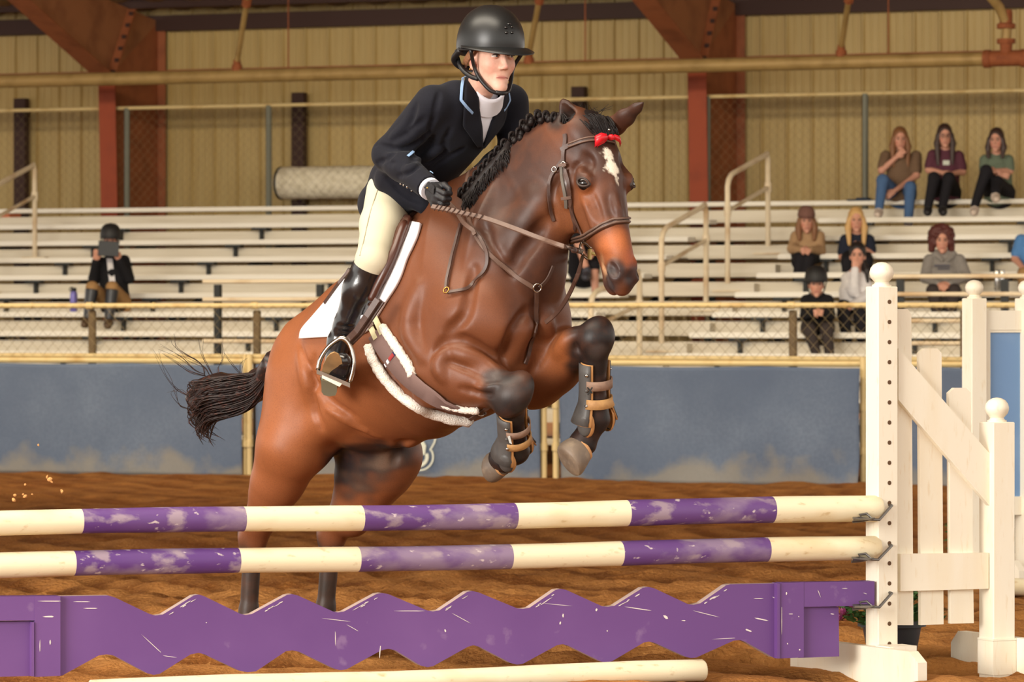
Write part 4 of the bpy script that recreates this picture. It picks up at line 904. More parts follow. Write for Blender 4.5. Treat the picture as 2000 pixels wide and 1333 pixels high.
def hoof(c, d, toe, r, L):
    d = d.normalized(); toe = (toe-d*toe.dot(d)).normalized(); s = d.cross(toe); rows = []
    for q, rr_, sh in ((-.12, .80, -.05), (0, .86, 0), (.08, .90, .02), (.35, 1.0, .06), (.65, 1.08, .12), (.88, 1.09, .16), (1.0, 1.02, .18), (1.06, .86, .18), (1.05, .5, .18), (1.04, .02, .18)):
        rows.append([c+d*(L*q+.25*L*q*math.cos(a)*.3)+toe*(r*rr_*1.05*math.cos(a)+sh*r)+s*(r*rr_*.95*math.sin(a)) for a in [2*math.pi*k/20 for k in range(20)]])
    g = MB().grid(rows, True); g.f.append(tuple(range(20))); o = obj('hoof', g, hornm, horse, autos=40)
    g = MB(); rows = []
    for q, e in ((-.10, 1.01), (.02, 1.06), (.10, 1.02)): rows.append([c+d*(L*q)+toe*(r*.86*e*1.05*math.cos(a))+s*(r*.86*e*.95*math.sin(a)) for a in [2*math.pi*k/20 for k in range(20)]])
    obj('coronet', g.grid(rows, True), mat('coronet band', lin(196, 146, 96), .6) if 'coronet' not in M else M['coronet'], o, autos=60)
M['coronet'] = mat('coronet band', lin(196, 146, 96), .6)
hoof(P(981, 905, 16.19), P(955, 911, 16.24)-P(981, 905, 16.19), Vector((.1, -.3, -1)), .050, .062)
hoof(P(1134, 876, 16.13), P(1108, 897, 16.10)-P(1134, 876, 16.13), Vector((.4, -.6, -1)), .060, .075)
hoof(hN2+Vector((0, 0, .02)), Vector((.15, -.1, -1)), hF, .062, .075); hoof(hF2+Vector((0, 0, .02)), Vector((.15, -.1, -1)), hF, .062, .075)
eyem = mat('dark horse eye', lin(18, 12, 11), .12, 0, spec=.5)
lidm = mat('dark eyelid', lin(58, 44, 38), .6)
for s in (1, -1):
    on = (hr*s*.80+hn*.60).normalized(); ev = (hd-on*hd.dot(on)).normalized(); eh = on.cross(ev); eh = eh if eh.dot(hn) > 0 else -eh
    e1 = eh*.82+ev*.57; e2 = eh*-.57+ev*.82; q0 = hb.hit(1138, 356)[0]-HH; q0 = HD(q0.dot(hd), s*q0.dot(hr), q0.dot(hn)); c = q0-on*.0205
    e = obj('eye', MB().sphere(c, .0265, None, 20, 14), eyem, horse, True); pts = []; ps2 = []
    for k in range(29):
        a = 2*math.pi*k/28; x = .0250*math.cos(a); y = .0150*math.sin(a)*abs(math.sin(a))**.25; pts.append(c+e1*x+e2*y+on*(math.sqrt(max(1e-5, .0268**2-(x*x+y*y)*.8))))
        x *= 1.22; y *= 1.38; ps2.append(c+e1*x+e2*y+on*.010)
    obj('eyelid', MB().tube(pts, .0042, 8, False).grid([pts, [p.lerp(q, .5)+on*.003 for p, q in zip(pts, ps2)], ps2]), lidm, horse, True)
hairm = mat('black horse hair', lin(26, 21, 21), .5, 0, [(120, lin(52, 36, 32), .5, .8, .5)], spec=.25)
hb_bvh = bvh_of(hbo)
# braids along the crest
br_px = [(1082, 232), (1066, 229), (1050, 227), (1034, 235), (1021, 246), (1014, 262), (1000, 270), (988, 283), (976, 296), (965, 308), (954, 320), (944, 331), (934, 343), (925, 355), (915, 366), (905, 376)]
for i, (x, y) in enumerate(br_px):
    Yb = 16.08+.36*i/15; c = P(x, y-3, Yb-.02); r = random.Random(i); g = MB()
    if i > 6:
        cc, cn = cast(hb_bvh, x, y+3, Yb); c = cc+cn*.012
    for q in range(3):
        d = Vector((r.uniform(-.3, .2), -.3, r.uniform(-.3, .3)))*.012*q
        g.sphere(c+d+Vector((.006*q, -.004*q, -.013*q+.006)), (.0155-.001*q, .016, .015), Matrix.Rotation(r.uniform(0, 3), 3, 'Y'), 10, 7)
    g.tube([c+Vector((0, -.01, -.02)), c+Vector((-.012, -.022, -.014)), c+Vector((-.010, -.024, .006)), c+Vector((0, -.01, .012))], .005, 6)
    obj('mane_braid', g, hairm, horse, True)
g = MB(); mp_ = catmull([p+Vector((0, -.01, .012)) for p in crest[:3]]+[cast(hb_bvh, x, y)[0]+Vector((0, -.006, .008)) for x, y in ((985, 305), (962, 330), (940, 356), (922, 380), (906, 398))], 5); g.tube(mp_, [.012]+[.02]*(len(mp_)-2)+[.012], 8)
r = random.Random(9)
for i in range(260):
    p = mp_[r.randrange(len(mp_))]; e = p+Vector((r.uniform(-.02, .03), -.035, r.uniform(-.055, -.015))); g.tube([p+Vector((0, 0, .012)), p.lerp(e, .5)+Vector((0, -.016, .006)), e], [.003, .0026, .0008], 4, False)
obj('mane', g, hairm, horse, True)
# forelock: a tuft lying forward between the ears
g = MB(); r = random.Random(2)
g.sphere(HD(.0, .030, -.050), (.078, .064, .052), Matrix((hr, hd, hn)).transposed(), 16, 10)
for i in range(420):
    a = r.uniform(-1, 1); b0 = HD(-.035+.02*r.random(), .075*a+.03, -.080+r.uniform(-.03, .02)); e = HD(.055+r.uniform(-.03, .02), -.005+.06*a*r.uniform(.2, 1), .012)
    m1 = b0.lerp(e, .35)+hn*.045*(1-.5*a*a)-hd*.015; g.tube(catmull([b0, m1, b0.lerp(e, .75)+hn*.02, e], 3), [.0024]*9+[.0006], 4, False)
for i in range(26):
    b0 = HD(-.03, r.uniform(-.05, .06), -.10); g.tube([b0, b0+Vector((r.uniform(-.03, .04), 0, .035)), b0+Vector((r.uniform(-.07, .08), 0, r.uniform(.045, .075)))], [.0016, .0012, .0006], 4, False)
obj('forelock', g, hairm, horse, True)
# tail: a carried dock and several hundred strands streaming back
g = MB(); r = random.Random(11); tY = 17.12
T0 = P(531, 712, 17.02)
core = [P(540, 705, 16.98), P(512, 745, 17.08), P(478, 765, 17.12), P(436, 768, 17.16), P(402, 780, 17.18), P(388, 795, 17.2)]
g.tube(catmull(core, 4), [.05]*4+[.062]*4+[.075]*4+[.085]*4+[.07]*4+[.03], 14)
for i in range(650):
    v = r.uniform(-1, 1); dp = r.uniform(-1, 1); le = r.uniform(.75, 1.05)
    y1 = 762+26*v; x2 = 440+r.uniform(-8, 8); y2 = 772+40*v; x3 = 396+r.uniform(-10, 12)+abs(v)*6; y3 = 782+40*v+r.uniform(-6, 6)
    x4 = 372+r.uniform(-6, 22); y4 = y3+r.uniform(2, 26)*(1 if v > -.6 else .6)
    if v > .3: x4 += 18*v; 
    pts = [P(536+r.uniform(-5, 5), 710+10*v, 17.0+.03*dp), P(500+r.uniform(-6, 6), y1-6+4*v, 17.08+.05*dp), P(x2+20, y2, 17.12+.075*dp), P(x3+10, y3, 17.16+.085*dp), P(x4, y4+(18 if r.random() < .3 else 0), 17.2+.08*dp)]
    if r.random() < .25: pts.append(pts[-1]+Vector((r.uniform(.01, .06), 0, -r.uniform(.02, .05))))
    q = catmull(pts, 4); w_ = r.uniform(.0016, .0034); g.tube(q, [w_]*(len(q)-3)+[w_*.8, w_*.5, w_*.2], 3, False)
for pts in (((400, 732), (380, 722), (350, 702), (310, 676)), ((402, 735), (372, 726), (345, 706), (322, 688)), ((376, 778), (345, 760), (325, 735), (305, 690)), ((400, 735), (392, 712), (345, 680), (338, 660)), ((418, 738), (405, 715), (397, 695), (390, 660)), ((430, 740), (425, 720), (436, 700), (430, 668)), ((480, 745), (470, 730), (455, 712), (440, 690)), ((372, 800), (352, 790), (340, 768), (346, 765)), ((385, 745), (372, 770), (352, 765), (333, 765)), ((410, 735), (400, 718), (372, 703), (352, 694)), ((465, 745), (470, 728), (468, 715), (478, 700))):
    for e in range(3):
        q = catmull([P(x+r.uniform(-3, 3)*k, y+r.uniform(-3, 3)*k, 17.15) for k, (x, y) in enumerate(pts)], 5); g.tube(q, [.0017*(1-.8*i/len(q)) for i in range(len(q))], 3, False)
tailm = mat('tail hair', lin(34, 22, 20), .4, 0, [(60, lin(96, 56, 46), .52, .75, .8)], spec=.5)
obj('tail', g, tailm, horse, True)
# ================================================ tack
leather = mat('dark brown leather', lin(72, 50, 42), .42, 0, [(30, lin(96, 70, 58), .5, .75, .6)], (120, .12, .002), coat=.15)
leatherlt = mat('worn brown leather', lin(104, 80, 68), .45, 0, [(30, lin(82, 60, 50), .45, .7, .6)], (120, .12, .002))
saddlem = mat('chestnut saddle leather', lin(76, 42, 30), .38, 0, [(8, lin(54, 30, 24), .45, .7, .7)], (60, .1, .002), coat=.2)
steel = mat('polished steel', lin(190, 184, 176), .2, 1.0); brass = mat('brass buckle', lin(190, 150, 80), .3, 1.0)
padm = mat('white quilted cotton', lin(244, 242, 244), .85, 0, bump=(90, .12, .003))
fleece = mat('white sheepskin', lin(244, 236, 224), .95, 0, [(60, lin(224, 206, 184), .5, .75, .5)], (180, 1.0, .006))
webm = mat('taupe girth webbing', lin(116, 92, 86), .85, 0, bump=(300, .3, .002))
elasticm = mat('cream girth elastic', lin(206, 200, 160), .8, 0, bump=(240, .3, .002))
def patch(name, rows, off, th, m, parent, n=18, bvh=None, Yd=16.4):
    g = MB(); R_ = []
    L_ = catmull([Vector((a, y, 0)) for a, b, y, y2 in rows], 4); Q_ = catmull([Vector((b, y2, 0)) for a, b, y, y2 in rows], 4)
    for p, q in zip(L_, Q_):
        rr_ = []
        for i in range(n+1):
            t = i/n; c, nn_ = cast(bvh or hb_bvh, p.x+(q.x-p.x)*t, p.y+(q.y-p.y)*t, Yd); rr_.append(c+nn_*off)
        R_.append(rr_)
    for _ in range(2):
        R_ = [[R_[i][j] if i in (0, len(R_)-1) or j in (0, n) else (R_[i-1][j]+R_[i+1][j]+R_[i][j-1]+R_[i][j+1]+R_[i][j]*4)/8 for j in range(n+1)] for i in range(len(R_))]
    g.grid(R_); o = obj(name, g, m, parent, True)
    # outward = towards the camera side it was laid from
    md = o.modifiers.new('t', 'SOLIDIFY'); md.thickness = th; md.offset = 0
    return o
def strapline(name, pl, w, m, parent, off=.004, th=.004, k=5, bvh=None, sm=1, Yd=16.4):
    pts, ns = drape(bvh or hb_bvh, pl, off, k, Yd); return obj(name, strap(MB(), smooth_pts(pts, sm), ns, w, th), m, parent, autos=45)
pad = thing('saddle_pad', 'white cotton saddle pad under the brown saddle', 'saddle pad', HB(.05, 0, .3))
patch('pad_cloth', [(790, 826, 436, 440), (742, 817, 468, 469), (704, 799, 507, 507), (668, 782, 556, 552), (642, 757, 592, 592), (618, 741, 620, 618), (596, 722, 646, 646), (592, 706, 663, 655)], .012, .014, padm, pad, 26)
sad = thing('saddle', 'brown leather jumping saddle beneath the rider', 'saddle', HB(.06, 0, .36))
patch('flap', [(778, 813, 428, 434), (742, 803, 462, 464), (722, 785, 505, 505), (708, 768, 548, 545), (702, 746, 580, 578), (704, 734, 604, 600)], .030, .012, saddlem, sad, 16)
pts, ns = drape(hb_bvh, [(806, 446), (790, 485), (771, 530), (750, 572), (740, 592)], .042, 5); obj('knee_roll', MB().tube(smooth_pts(pts, 2), [.01]+[.017]*(len(pts)-2)+[.01], 8), saddlem, sad, True)
pts, ns = drape(hb_bvh, [(778, 452), (757, 500), (742, 545), (733, 580)], .046, 5); obj('knee_block', MB().tube(smooth_pts(pts, 2), [.008]+[.02]*(len(pts)-2)+[.008], 8), saddlem, sad, True)
sb_ = Body((-1.0, 16.0, 1.2), (0, 17.3, 2.1), .009)
sb_.loft([(HB(a, 0, h), hR, u_, w, ru, rd) for a, h, w, ru, rd in ((.0, .36, .08, .05, .05), (.02, .345, .10, .03, .05), (.03, .34, .13, .02, .05), (.14, .355, .12, .04, .05), (.22, .385, .10, .05, .06))], .02)
sme, _ = sb_.mesh('seat'); link('seat', sme, saddlem, sad)
def mirror_side(): pass
lp = [P(738, 585, 16.13), P(716, 618, 16.15), P(696, 648, 16.18), P(676, 668, 16.22)]
obj('stirrup_leather', strap(MB(), lp, [Vector((-.3, -1, .2))]*4, .028, .006), leather, sad)
obj('stirrup_leather', strap(MB(), [p+Vector((.016, .012, -.004)) for p in lp], [Vector((-.3, -1, .2))]*4, .028, .006), leather, sad)
obj('billet_strap', strap(MB(), [P(684, 526, 16.32), P(662, 553, 16.34), P(634, 592, 16.44)], [Vector((-.5, -1, .2))]*3, .014, .004), leather, sad)
iron = MB(); ic = [(621, 724), (626, 702), (640, 680), (657, 666), (669, 661), (679, 668), (687, 684), (691, 705), (689, 726), (683, 748)]
q = catmull([P(x, y, 16.22-.0006*(x-655)) for x, y in ic], 4); iron.tube(q, [.0085+.003*math.exp(-((i/len(q)-.45)/.1)**2) for i in range(len(q))], 8)
so = obj('stirrup_iron', iron, steel, sad, True)
a, b = P(619, 724, 16.22), P(684, 751, 16.20); obj('tread_bar', MB().prism([a+Vector((0, -.02, .004)), b+Vector((0, -.02, .004)), b+Vector((0, -.025, -.012)), a+Vector((0, -.025, -.012))], Vector((0, .06, -.004))), steel, so)
obj('tread_pad', MB().prism([P(629, 733, 16.19), P(668, 750, 16.18), P(663, 756, 16.18), P(629, 739, 16.19)], Vector((0, .03, 0))), mat('white rubber', lin(232, 222, 196), .6), so)
gi = thing('girth', 'taupe girth edged with white sheepskin round the belly of the horse', 'girth', HB(.2, 0, -.45))
strapline('webbing', [(738, 650), (757, 682), (785, 720), (822, 755), (872, 786), (935, 806)], [.085]*16+[.08]*4+[.065]*6, webm, gi, .014, .008)
def fleece_edge(pl, r0, nm='sheepskin_edge'):
    pts, ns = drape(hb_bvh, pl, .012, 7); pts = smooth_pts(pts, 2); rr_ = random.Random(3); g = MB()
    g.tube(pts, [r0*(.6 if i in (0, len(pts)-1) else 1+rr_.uniform(-.07, .07)) for i in range(len(pts))], 10)
    for i in range(len(g.v)): g.v[i] = tuple(Vector(g.v[i])+Vector((rr_.uniform(-1, 1), rr_.uniform(-1, 1), rr_.uniform(-1, 1)))*.0022)
    obj(nm, g, fleece, gi, True)
fleece_edge([(724, 672), (730, 697), (752, 735), (785, 768), (830, 797), (880, 814), (921, 818)], .021)
fleece_edge([(749, 637), (766, 660), (785, 688), (803, 715), (811, 736)], .018)
fleece_edge([(862, 784), (890, 793), (915, 797), (936, 797)], .013)
strapline('elastic', [(728, 634), (741, 662)], .026, elasticm, gi, .018, .005); strapline('elastic', [(739, 622), (753, 652)], .026, elasticm, gi, .018, .005)
strapline('billet', [(722, 618), (733, 640)], .03, leatherlt, gi, .022, .004); strapline('keeper', [(716, 622), (735, 618)], .016, padm, gi, .028, .004)
tagc = [(lin(150, 48, 48), (768, 700), (777, 690)), (lin(236, 236, 240), (763, 707), (767, 701))]
strapline('woven_badge', [(761, 711), (779, 689)], .018, mat('navy badge border', lin(36, 44, 84), .8), gi, .0235, .001, 3)
strapline('woven_badge', [(769, 701), (777.5, 691)], .0145, mat('red badge field', lin(156, 52, 52), .8), gi, .0248, .001, 3)
strapline('woven_badge', [(763, 709), (768, 703)], .0145, mat('white badge field', lin(236, 234, 238), .8), gi, .0248, .001, 3)
obj('girth_buckle', MB().torus(P(940, 806, 16.1), .014, .0025, Matrix.Rotation(1.2, 3, 'X')), steel, gi, True)
obj('girth_strap', strap(MB(), [P(918, 820, 16.17), P(940, 806, 16.1), P(958, 793, 16.05), P(968, 786, 16.05)], [Vector((.2, -1, -.4))]*4, .016, .004), leather, gi)
bp = thing('breastplate', 'brown leather breastplate with a centre ring on the chest of the horse', 'breastplate', P(1047, 562, 15.95))
strapline('neck_strap', [(922, 318), (914, 352), (912, 390), (916, 425), (930, 462), (958, 500), (998, 534), (1042, 562)], .018, leatherlt, bp, .004, .005)
strapline('neck_strap', [(1052, 562), (1068, 545), (1079, 520)], .014, leather, bp, .004, .004)
cR, nR = cast(hb_bvh, 1047, 561); obj('breast_ring', MB().torus(cR+nR*.012, .016, .003, nR.to_track_quat('Z', 'Y').to_matrix()), steel, bp, True)
strapline('chest_strap', [(1046, 566), (1047, 600), (1044, 630), (1038, 660), (1030, 690), (1022, 710)], .017, leather, bp, .01, .005)
# bridle
bd = thing('bridle', 'brown leather bridle with red bow, bit and laced reins', 'bridle', HD(0, 0, 0))
bb = [(1097, 293), (1112, 284), (1132, 276), (1152, 272), (1172, 273), (1192, 277), (1214, 285)]
strapline('browband', bb, .020, leather, bd, .004, .005)
for e in (-3.2, 3.2):
    pts, ns = drape(hb_bvh, [(x, y+e) for x, y in bb[1:]], .010, 5); obj('browband_roll', MB().tube(smooth_pts(pts), .0036, 6), leatherlt, bd, True)
strapline('crownpiece', [(1104, 262), (1105, 275), (1102, 292)], .018, leather, bd)
strapline('cheekpiece', [(1102, 290), (1101, 318), (1105, 350), (1112, 385), (1120, 420), (1129, 452), (1137, 474)], .017, leather, bd, .004, .005)
strapline('cheek_billet', [(1098, 322), (1101, 345), (1104, 372), (1108, 404)], .014, mat('grey worn leather', lin(96, 90, 82), .5), bd, .010, .004)
strapline('cheek_billet', [(1107, 330), (1110, 352), (1113, 378), (1116, 404)], .013, leather, bd, .010, .004)
for x, y in ((1101, 322), (1107, 386)): strapline('keeper', [(x-6, y+1), (x+9, y-1)], .012, leatherlt, bd, .015, .003)
for x, y in ((1104, 321), (1086, 331)):
    c, nn_ = cast(hb_bvh, x, y); obj('cheek_buckle', MB().torus(c+nn_*.014, .010, .0022, nn_.to_track_quat('Z', 'Y').to_matrix(), 12, 5), steel, bd, True)
strapline('throatlatch', [(1100, 312), (1088, 328), (1077, 345), (1071, 368), (1071, 392), (1075, 414), (1082, 432)], .014, leather, bd, .005, .004)
nb = [(1136, 470), (1150, 458), (1168, 447), (1186, 439), (1206, 433), (1222, 431), (1231, 434)]
strapline('noseband', nb, .026, leather, bd, .005, .006)
for e in (-3.5, 3.5):
    pts, ns = drape(hb_bvh, [(x, y+e) for x, y in nb], .013, 5); obj('noseband_roll', MB().tube(smooth_pts(pts), .0048, 6), leatherlt, bd, True)
strapline('noseband_hanger', [(1114, 398), (1124, 425), (1136, 450), (1144, 468)], .012, leather, bd, .008, .004)
strapline('noseband', [(1136, 470), (1128, 478), (1122, 476)], .02, leather, bd, .005, .005)
cb, _ = cast(hb_bvh, 1153, 494)
bn_ = (EYE-cb).normalized(); bo = cb+bn_*.022
def bpx(x, y, d=0): return P(x, y, bo.y+d)
bit = obj('bit', MB().tube(catmull([bpx(1136, 473), bpx(1146, 477), bpx(1155, 486)], 4), .0055, 8).tube(catmull([bpx(1135, 494), bpx(1141, 501), bpx(1149, 507)], 4), .0055, 8).tube(catmull([bpx(1136, 473), bpx(1133, 483), bpx(1135, 494)], 4), .005, 8), steel, bd, True)
ivory = mat('yellowed bit rubber', lin(222, 204, 128), .4)
obj('bit_joint', MB().tube([bpx(1152, 487), bpx(1151, 507)], .0085, 10), ivory, bit, autos=40); obj('mouthpiece', MB().tube([bpx(1152, 494), bpx(1160, 496), bpx(1169, 500, .01)], [.007, .0065, .004], 8), ivory, bit, autos=40)
bow = thing('ribbon_bow', 'small red ribbon bow tied on the browband of the horse', 'ribbon', P(1180, 276, 15.8))
redm = mat('red satin ribbon', lin(208, 24, 38), .35, 0, bump=(60, .2, .004)); 
def loop(pts, w):
    c, nn_ = cast(hb_bvh, 1180, 277); g = MB(); rows = []
    for x, y, d, hgt in pts:
        p, n2 = cast(hb_bvh, x, y); rows.append([p+n2*(d)+Vector((0, 0, hgt)), p+n2*(d+.006), p+n2*d-Vector((0, 0, hgt))])
    o = obj('bow_loop', g.grid(rows), redm, bow, True); o.modifiers.new('t', 'SOLIDIFY').thickness = .002
loop([(1184, 273, .012, .005), (1176, 274, .03, .012), (1167, 275, .032, .019), (1161, 278, .02, .02), (1160, 279, .010, .02)], 0)
loop([(1182, 274, .012, .005), (1174, 278, .022, .012), (1166, 282, .018, .014), (1165, 284, .01, .014)], 0)
loop([(1183, 274, .012, .005), (1190, 276, .03, .010), (1198, 281, .03, .012), (1204, 286, .016, .011)], 0)
c, nn_ = cast(hb_bvh, 1186, 274); obj('bow_knot', MB().sphere(c+nn_*.022, (.013, .011, .012), None, 10, 7), redm, bow, True)
obj('hair_clip', MB().sphere(cast(hb_bvh, 1182, 260)[0]+hn*.03, .0045, None, 8, 6), steel, bow, True)
# reins
def free(pts): return [P(*p) for p in pts]
rp_ = free([(844, 404, 16.06), (872, 409, 16.02), (905, 417, 15.98), (945, 426, 15.95), (1000, 445, 15.88), (1060, 468, 15.8), (1108, 484, 15.72), (1136, 489, bo.y-.012)])
q = catmull(rp_, 5); obj('rein', strap(MB(), q, [Vector((.1, -1, .35))]*len(q), .020, .005), leatherlt, bd, autos=50)
qq = catmull(rp_[:4], 7)
for i in range(2, len(qq)-1, 2):
    p = qq[i]; t = (qq[i+1]-qq[i-1]).normalized(); b = t.cross(Vector((0, -1, 0))).normalized()
    obj('rein_lacing', MB().tube([p-b*.012+t*.006+Vector((0, -.004, 0)), p+Vector((0, -.010, 0)), p+b*.012-t*.006+Vector((0, -.004, 0))], .0022, 5), leather, bd, True)
obj('rein_end', MB().tube(free([(1104, 481, 15.71), (1120, 489, 15.70), (1135, 492, bo.y-.02)]), [.006, .011, .008], 8), leather, bd, True)
strapline('rein', [(868, 394), (888, 410), (906, 428), (924, 452), (934, 466)], .018, leatherlt, bd, .03, .005)
lp2 = [(903, 440), (893, 475), (883, 510), (876, 545), (874, 568)]; strapline('rein_bight', lp2, .013, leather, bd, .012, .004)
strapline('rein_bight', [(878, 574), (896, 571), (918, 562), (938, 544), (951, 522), (953, 500), (945, 478), (932, 458), (918, 444)], .014, leather, bd, .012, .004)
c, nn_ = cast(hb_bvh, 876, 571); obj('rein_buckle', MB().torus(c+nn_*.016, .012, .003, nn_.to_track_quat('Z', 'Y').to_matrix(), 12, 6), brass, bd, True)
q = catmull(free([(1139, 500, bo.y-.005), (1131, 530, 15.78), (1118, 562, 15.84), (1102, 592, 15.9), (1085, 614, 15.96), (1066, 630, 16.0)]), 5); obj('rein', strap(MB(), q, [Vector((-.2, -1, .1))]*len(q), .017, .005), leather, bd, autos=50)
# ---- leg boots
shellm = mat('dark grey boot shell', lin(84, 82, 80), .5, 0, [(20, lin(64, 62, 62), .45, .7, .6)]); linem = mat('tan boot lining', lin(190, 138, 84), .7); strapm = mat('tan leather strap', lin(192, 148, 92), .6, 0, [(25, lin(150, 108, 70), .45, .7, .8)]); strapd = mat('dusty taupe strap', lin(150, 122, 104), .75, 0, [(25, lin(110, 88, 76), .45, .7, .8)])
def legboot(label, K, T, t0, r0):
    ax_ = (T-K); L = ax_.length; a = ax_.normalized(); fr = (hF-a*hF.dot(a)).normalized(); sd = a.cross(fr)   # sd: to the leg's other side
    root = thing('leg_boot', label, 'leg boot', T)
    def at(t, ang, r): return K+ax_*t+fr*(math.cos(ang)*r)+sd*(math.sin(ang)*r)
    def rad(t): return r0*(1.0 if t < .75 else 1+.55*(t-.75)/.25)
    def arcstrip(name, t0_, t1_, a0, a1, dr, th, m, n=16, k=6, par=root):
        rows = [[at(t0_+(t1_-t0_)*i/k, a0+(a1-a0)*j/n, rad(t0_+(t1_-t0_)*i/k)+dr) for j in range(n+1)] for i in range(k+1)]
        o = obj(name, MB().grid(rows), m, par, True); md = o.modifiers.new('t', 'SOLIDIFY'); md.thickness = th; md.offset = 0; return o
    W_ = math.radians
    arcstrip('lining', t0-.01, 1.04, W_(58), W_(302), .003, .005, linem); arcstrip('shell', t0, 1.03, W_(66), W_(294), .009, .006, shellm)
    arcstrip('strap', t0+.20, t0+.32, W_(-80), W_(80), .012, .004, strapd, 16, 2); arcstrip('strap', t0+.44, t0+.56, W_(-80), W_(80), .012, .004, strapm, 16, 2)
    for sgn in (1, -1):
        c = at(1.03, W_(84)*sgn, r0*1.25); rows = []
        o_ = (fr*math.cos(W_(84)*sgn)+sd*math.sin(W_(84)*sgn))
        t1 = a; t2 = a.cross(o_)
        for nm, rr_, dz, m in (('cup_lining', 1.0, 0, linem), ('fetlock_cup', .86, .008, shellm)):
            rows = []
            for q_, e in ((1, -.008), (1, .002), (.8, .010), (.4, .014), (.02, .015)):
                rows.append([c+o_*(dz+e)+(t1*math.cos(k*.3307)*.052+t2*math.sin(k*.3307)*.036)*rr_*q_ for k in range(19)])
            obj(nm, MB().grid(rows, True), m, root, autos=50)
        for i in range(3):
            p = at(t0+.12+.2*i, W_(78)*sgn, rad(.3)+.016); obj('stud', MB().sphere(p, .007, None, 8, 6), steel if i != 1 else shellm, root, True)
legboot('grey and tan leg boot on the near foreleg with the white buckle tab', kN+(tN-kN)*.12, tN, .22, .050)
legboot('grey and tan leg boot on the foreleg held forward over the poles', kF+(tF-kF)*.05, tF, .26, .050)
obj('buckle_tab', MB().prism([P(991, 853, 16.02), P(996, 852, 16.02), P(1000, 868, 16.04), P(995, 866, 16.04)], (0, .01, 0)), mat('white buckle tab', lin(220, 228, 226), .4), bpy.data.objects['leg_boot'])
for a_, b_2 in (((1147, 757), (1157, 769)), ((1157, 757), (1148, 772))): obj('cross_mark', MB().tube([P(a_[0], a_[1], 15.995), P(b_2[0], b_2[1], 15.995)], .003, 5), M['black'], bpy.data.objects['leg_boot.001'])
# ================================================ the rider
skinm = mat('light skin', lin(226, 178, 154), .5, 0, [(60, lin(214, 156, 136), .45, .75, .5)], attr='Col', spec=.35)
navy = mat('navy wool cloth', lin(22, 23, 31), .85, 0, [(400, lin(32, 33, 43), .4, .7, .5)], (700, .15, .001), spec=.2, sheen=.05)
breechm = mat('beige breeches cloth', lin(206, 200, 174), .8, 0, [(3, lin(198, 190, 162), .45, .7, .5)], (40, .12, .004), spec=.25)
bootm = mat('black polished leather', lin(22, 22, 25), .2, 0, bump=(14, .25, .01), spec=.6, coat=.6)
helmm = mat('matte black helmet', lin(26, 28, 29), .38, 0, spec=.5); blackl = mat('black strap leather', lin(22, 22, 24), .45)
shirtm = mat('white show shirt', lin(236, 236, 244), .8, 0, bump=(25, .25, .006)); bluep = mat('pale blue piping', lin(150, 184, 226), .7); whitep = mat('white shirt cuff', lin(236, 238, 246), .8)
glovem = mat('black glove leather', lin(26, 26, 30), .55, 0, bump=(60, .3, .002)); solem = mat('tan boot sole', lin(164, 134, 92), .8, 0, [(14, lin(120, 102, 74), .42, .65, .8), (5, lin(190, 142, 84), .5, .7, .7)], (50, .3, .002))
soled = mat('grey rubber heel', lin(140, 140, 118), .7)
rider = thing('person', 'young rider in black helmet, navy jacket and beige breeches leaning forward over the jumping horse', 'person', HB(.08, 0, .5))
rt = Vector((-.66, -.75, 0)).normalized()
pel, wai, che, nkb = P(768, 392, 16.70), P(825, 328, 16.6), P(900, 240, 16.47), P(936, 182, 16.40)
spine = (nkb-wai).normalized(); tn = rt.cross(spine).normalized(); tn = tn if tn.y < 0 else -tn    # tn: out of the breast
shR, shL = P(846, 204, 16.30), P(996, 200, 16.58)
elR, wrR = P(760, 302, 16.40), P(836, 366, 16.17)
elL, wrL = P(1006, 300, 16.62), P(908, 368, 16.46)
hipR, knR, anR = P(760, 395, 16.58), P(728, 508, 16.27), P(663, 668, 16.38)
hipL, knL, anL = P(800, 392, 16.80), HP(850, 470, -.33), HP(790, 630, -.40)
# head frame
PR = math.radians(29); hFr = Vector((math.sin(PR), -math.cos(PR), -.05)).normalized(); hRt = hFr.cross(Zv).normalized(); hUp = hRt.cross(hFr).normalized()
HCn = P(960, 104, 16.27)
def RH(x, y, z): return HCn+hRt*x+hFr*y+hUp*z
HAX = [hRt, hFr, hUp]
def body_arm(b, S, E, Wv, r, k=.02): b.cone(S, E, r[0], r[1], k); b.cone(E, E.lerp(Wv, .35), r[1], r[2], k); b.cone(E.lerp(Wv, .3), Wv, r[2], r[3], k)
rb = Body((-.66, 15.75, 1.0), (.16, 17.1, 2.56), .005)
rb.loft([(pel, rt, tn, .12, .10, .09), (wai, rt, tn, .10, .06, .06), (che, rt, tn, .12, .06, .06), (P(925, 200, 16.43), rt, tn, .10, .06, .06)], .03)
rb.cone(P(925, 196, 16.42), RH(0, -.02, -.07), .058, .052, .02)
for S, E, Wv in ((shR, elR, wrR), (shL, elL, wrL)): body_arm(rb, S, E, Wv, (.045, .036, .036, .024))
rb.cone(hipR, knR, .07, .045, .03).cone(knR, anR, .042, .028, .02).cone(hipL, knL, .07, .045, .03).cone(knL, anL, .042, .028, .02)
rb.ell(RH(0, -.015, .02), HAX, (.075, .096, .10), .02).ell(RH(0, .036, -.035), HAX, (.060, .060, .085), .03)
rb.cone(RH(.030, .020, -.075), RH(.008, .070, -.124), .030, .020, .02).cone(RH(-.030, .020, -.075), RH(-.008, .070, -.124), .030, .020, .02)
rb.ell(RH(0, .078, -.124), HAX, (.017, .016, .017), .02)
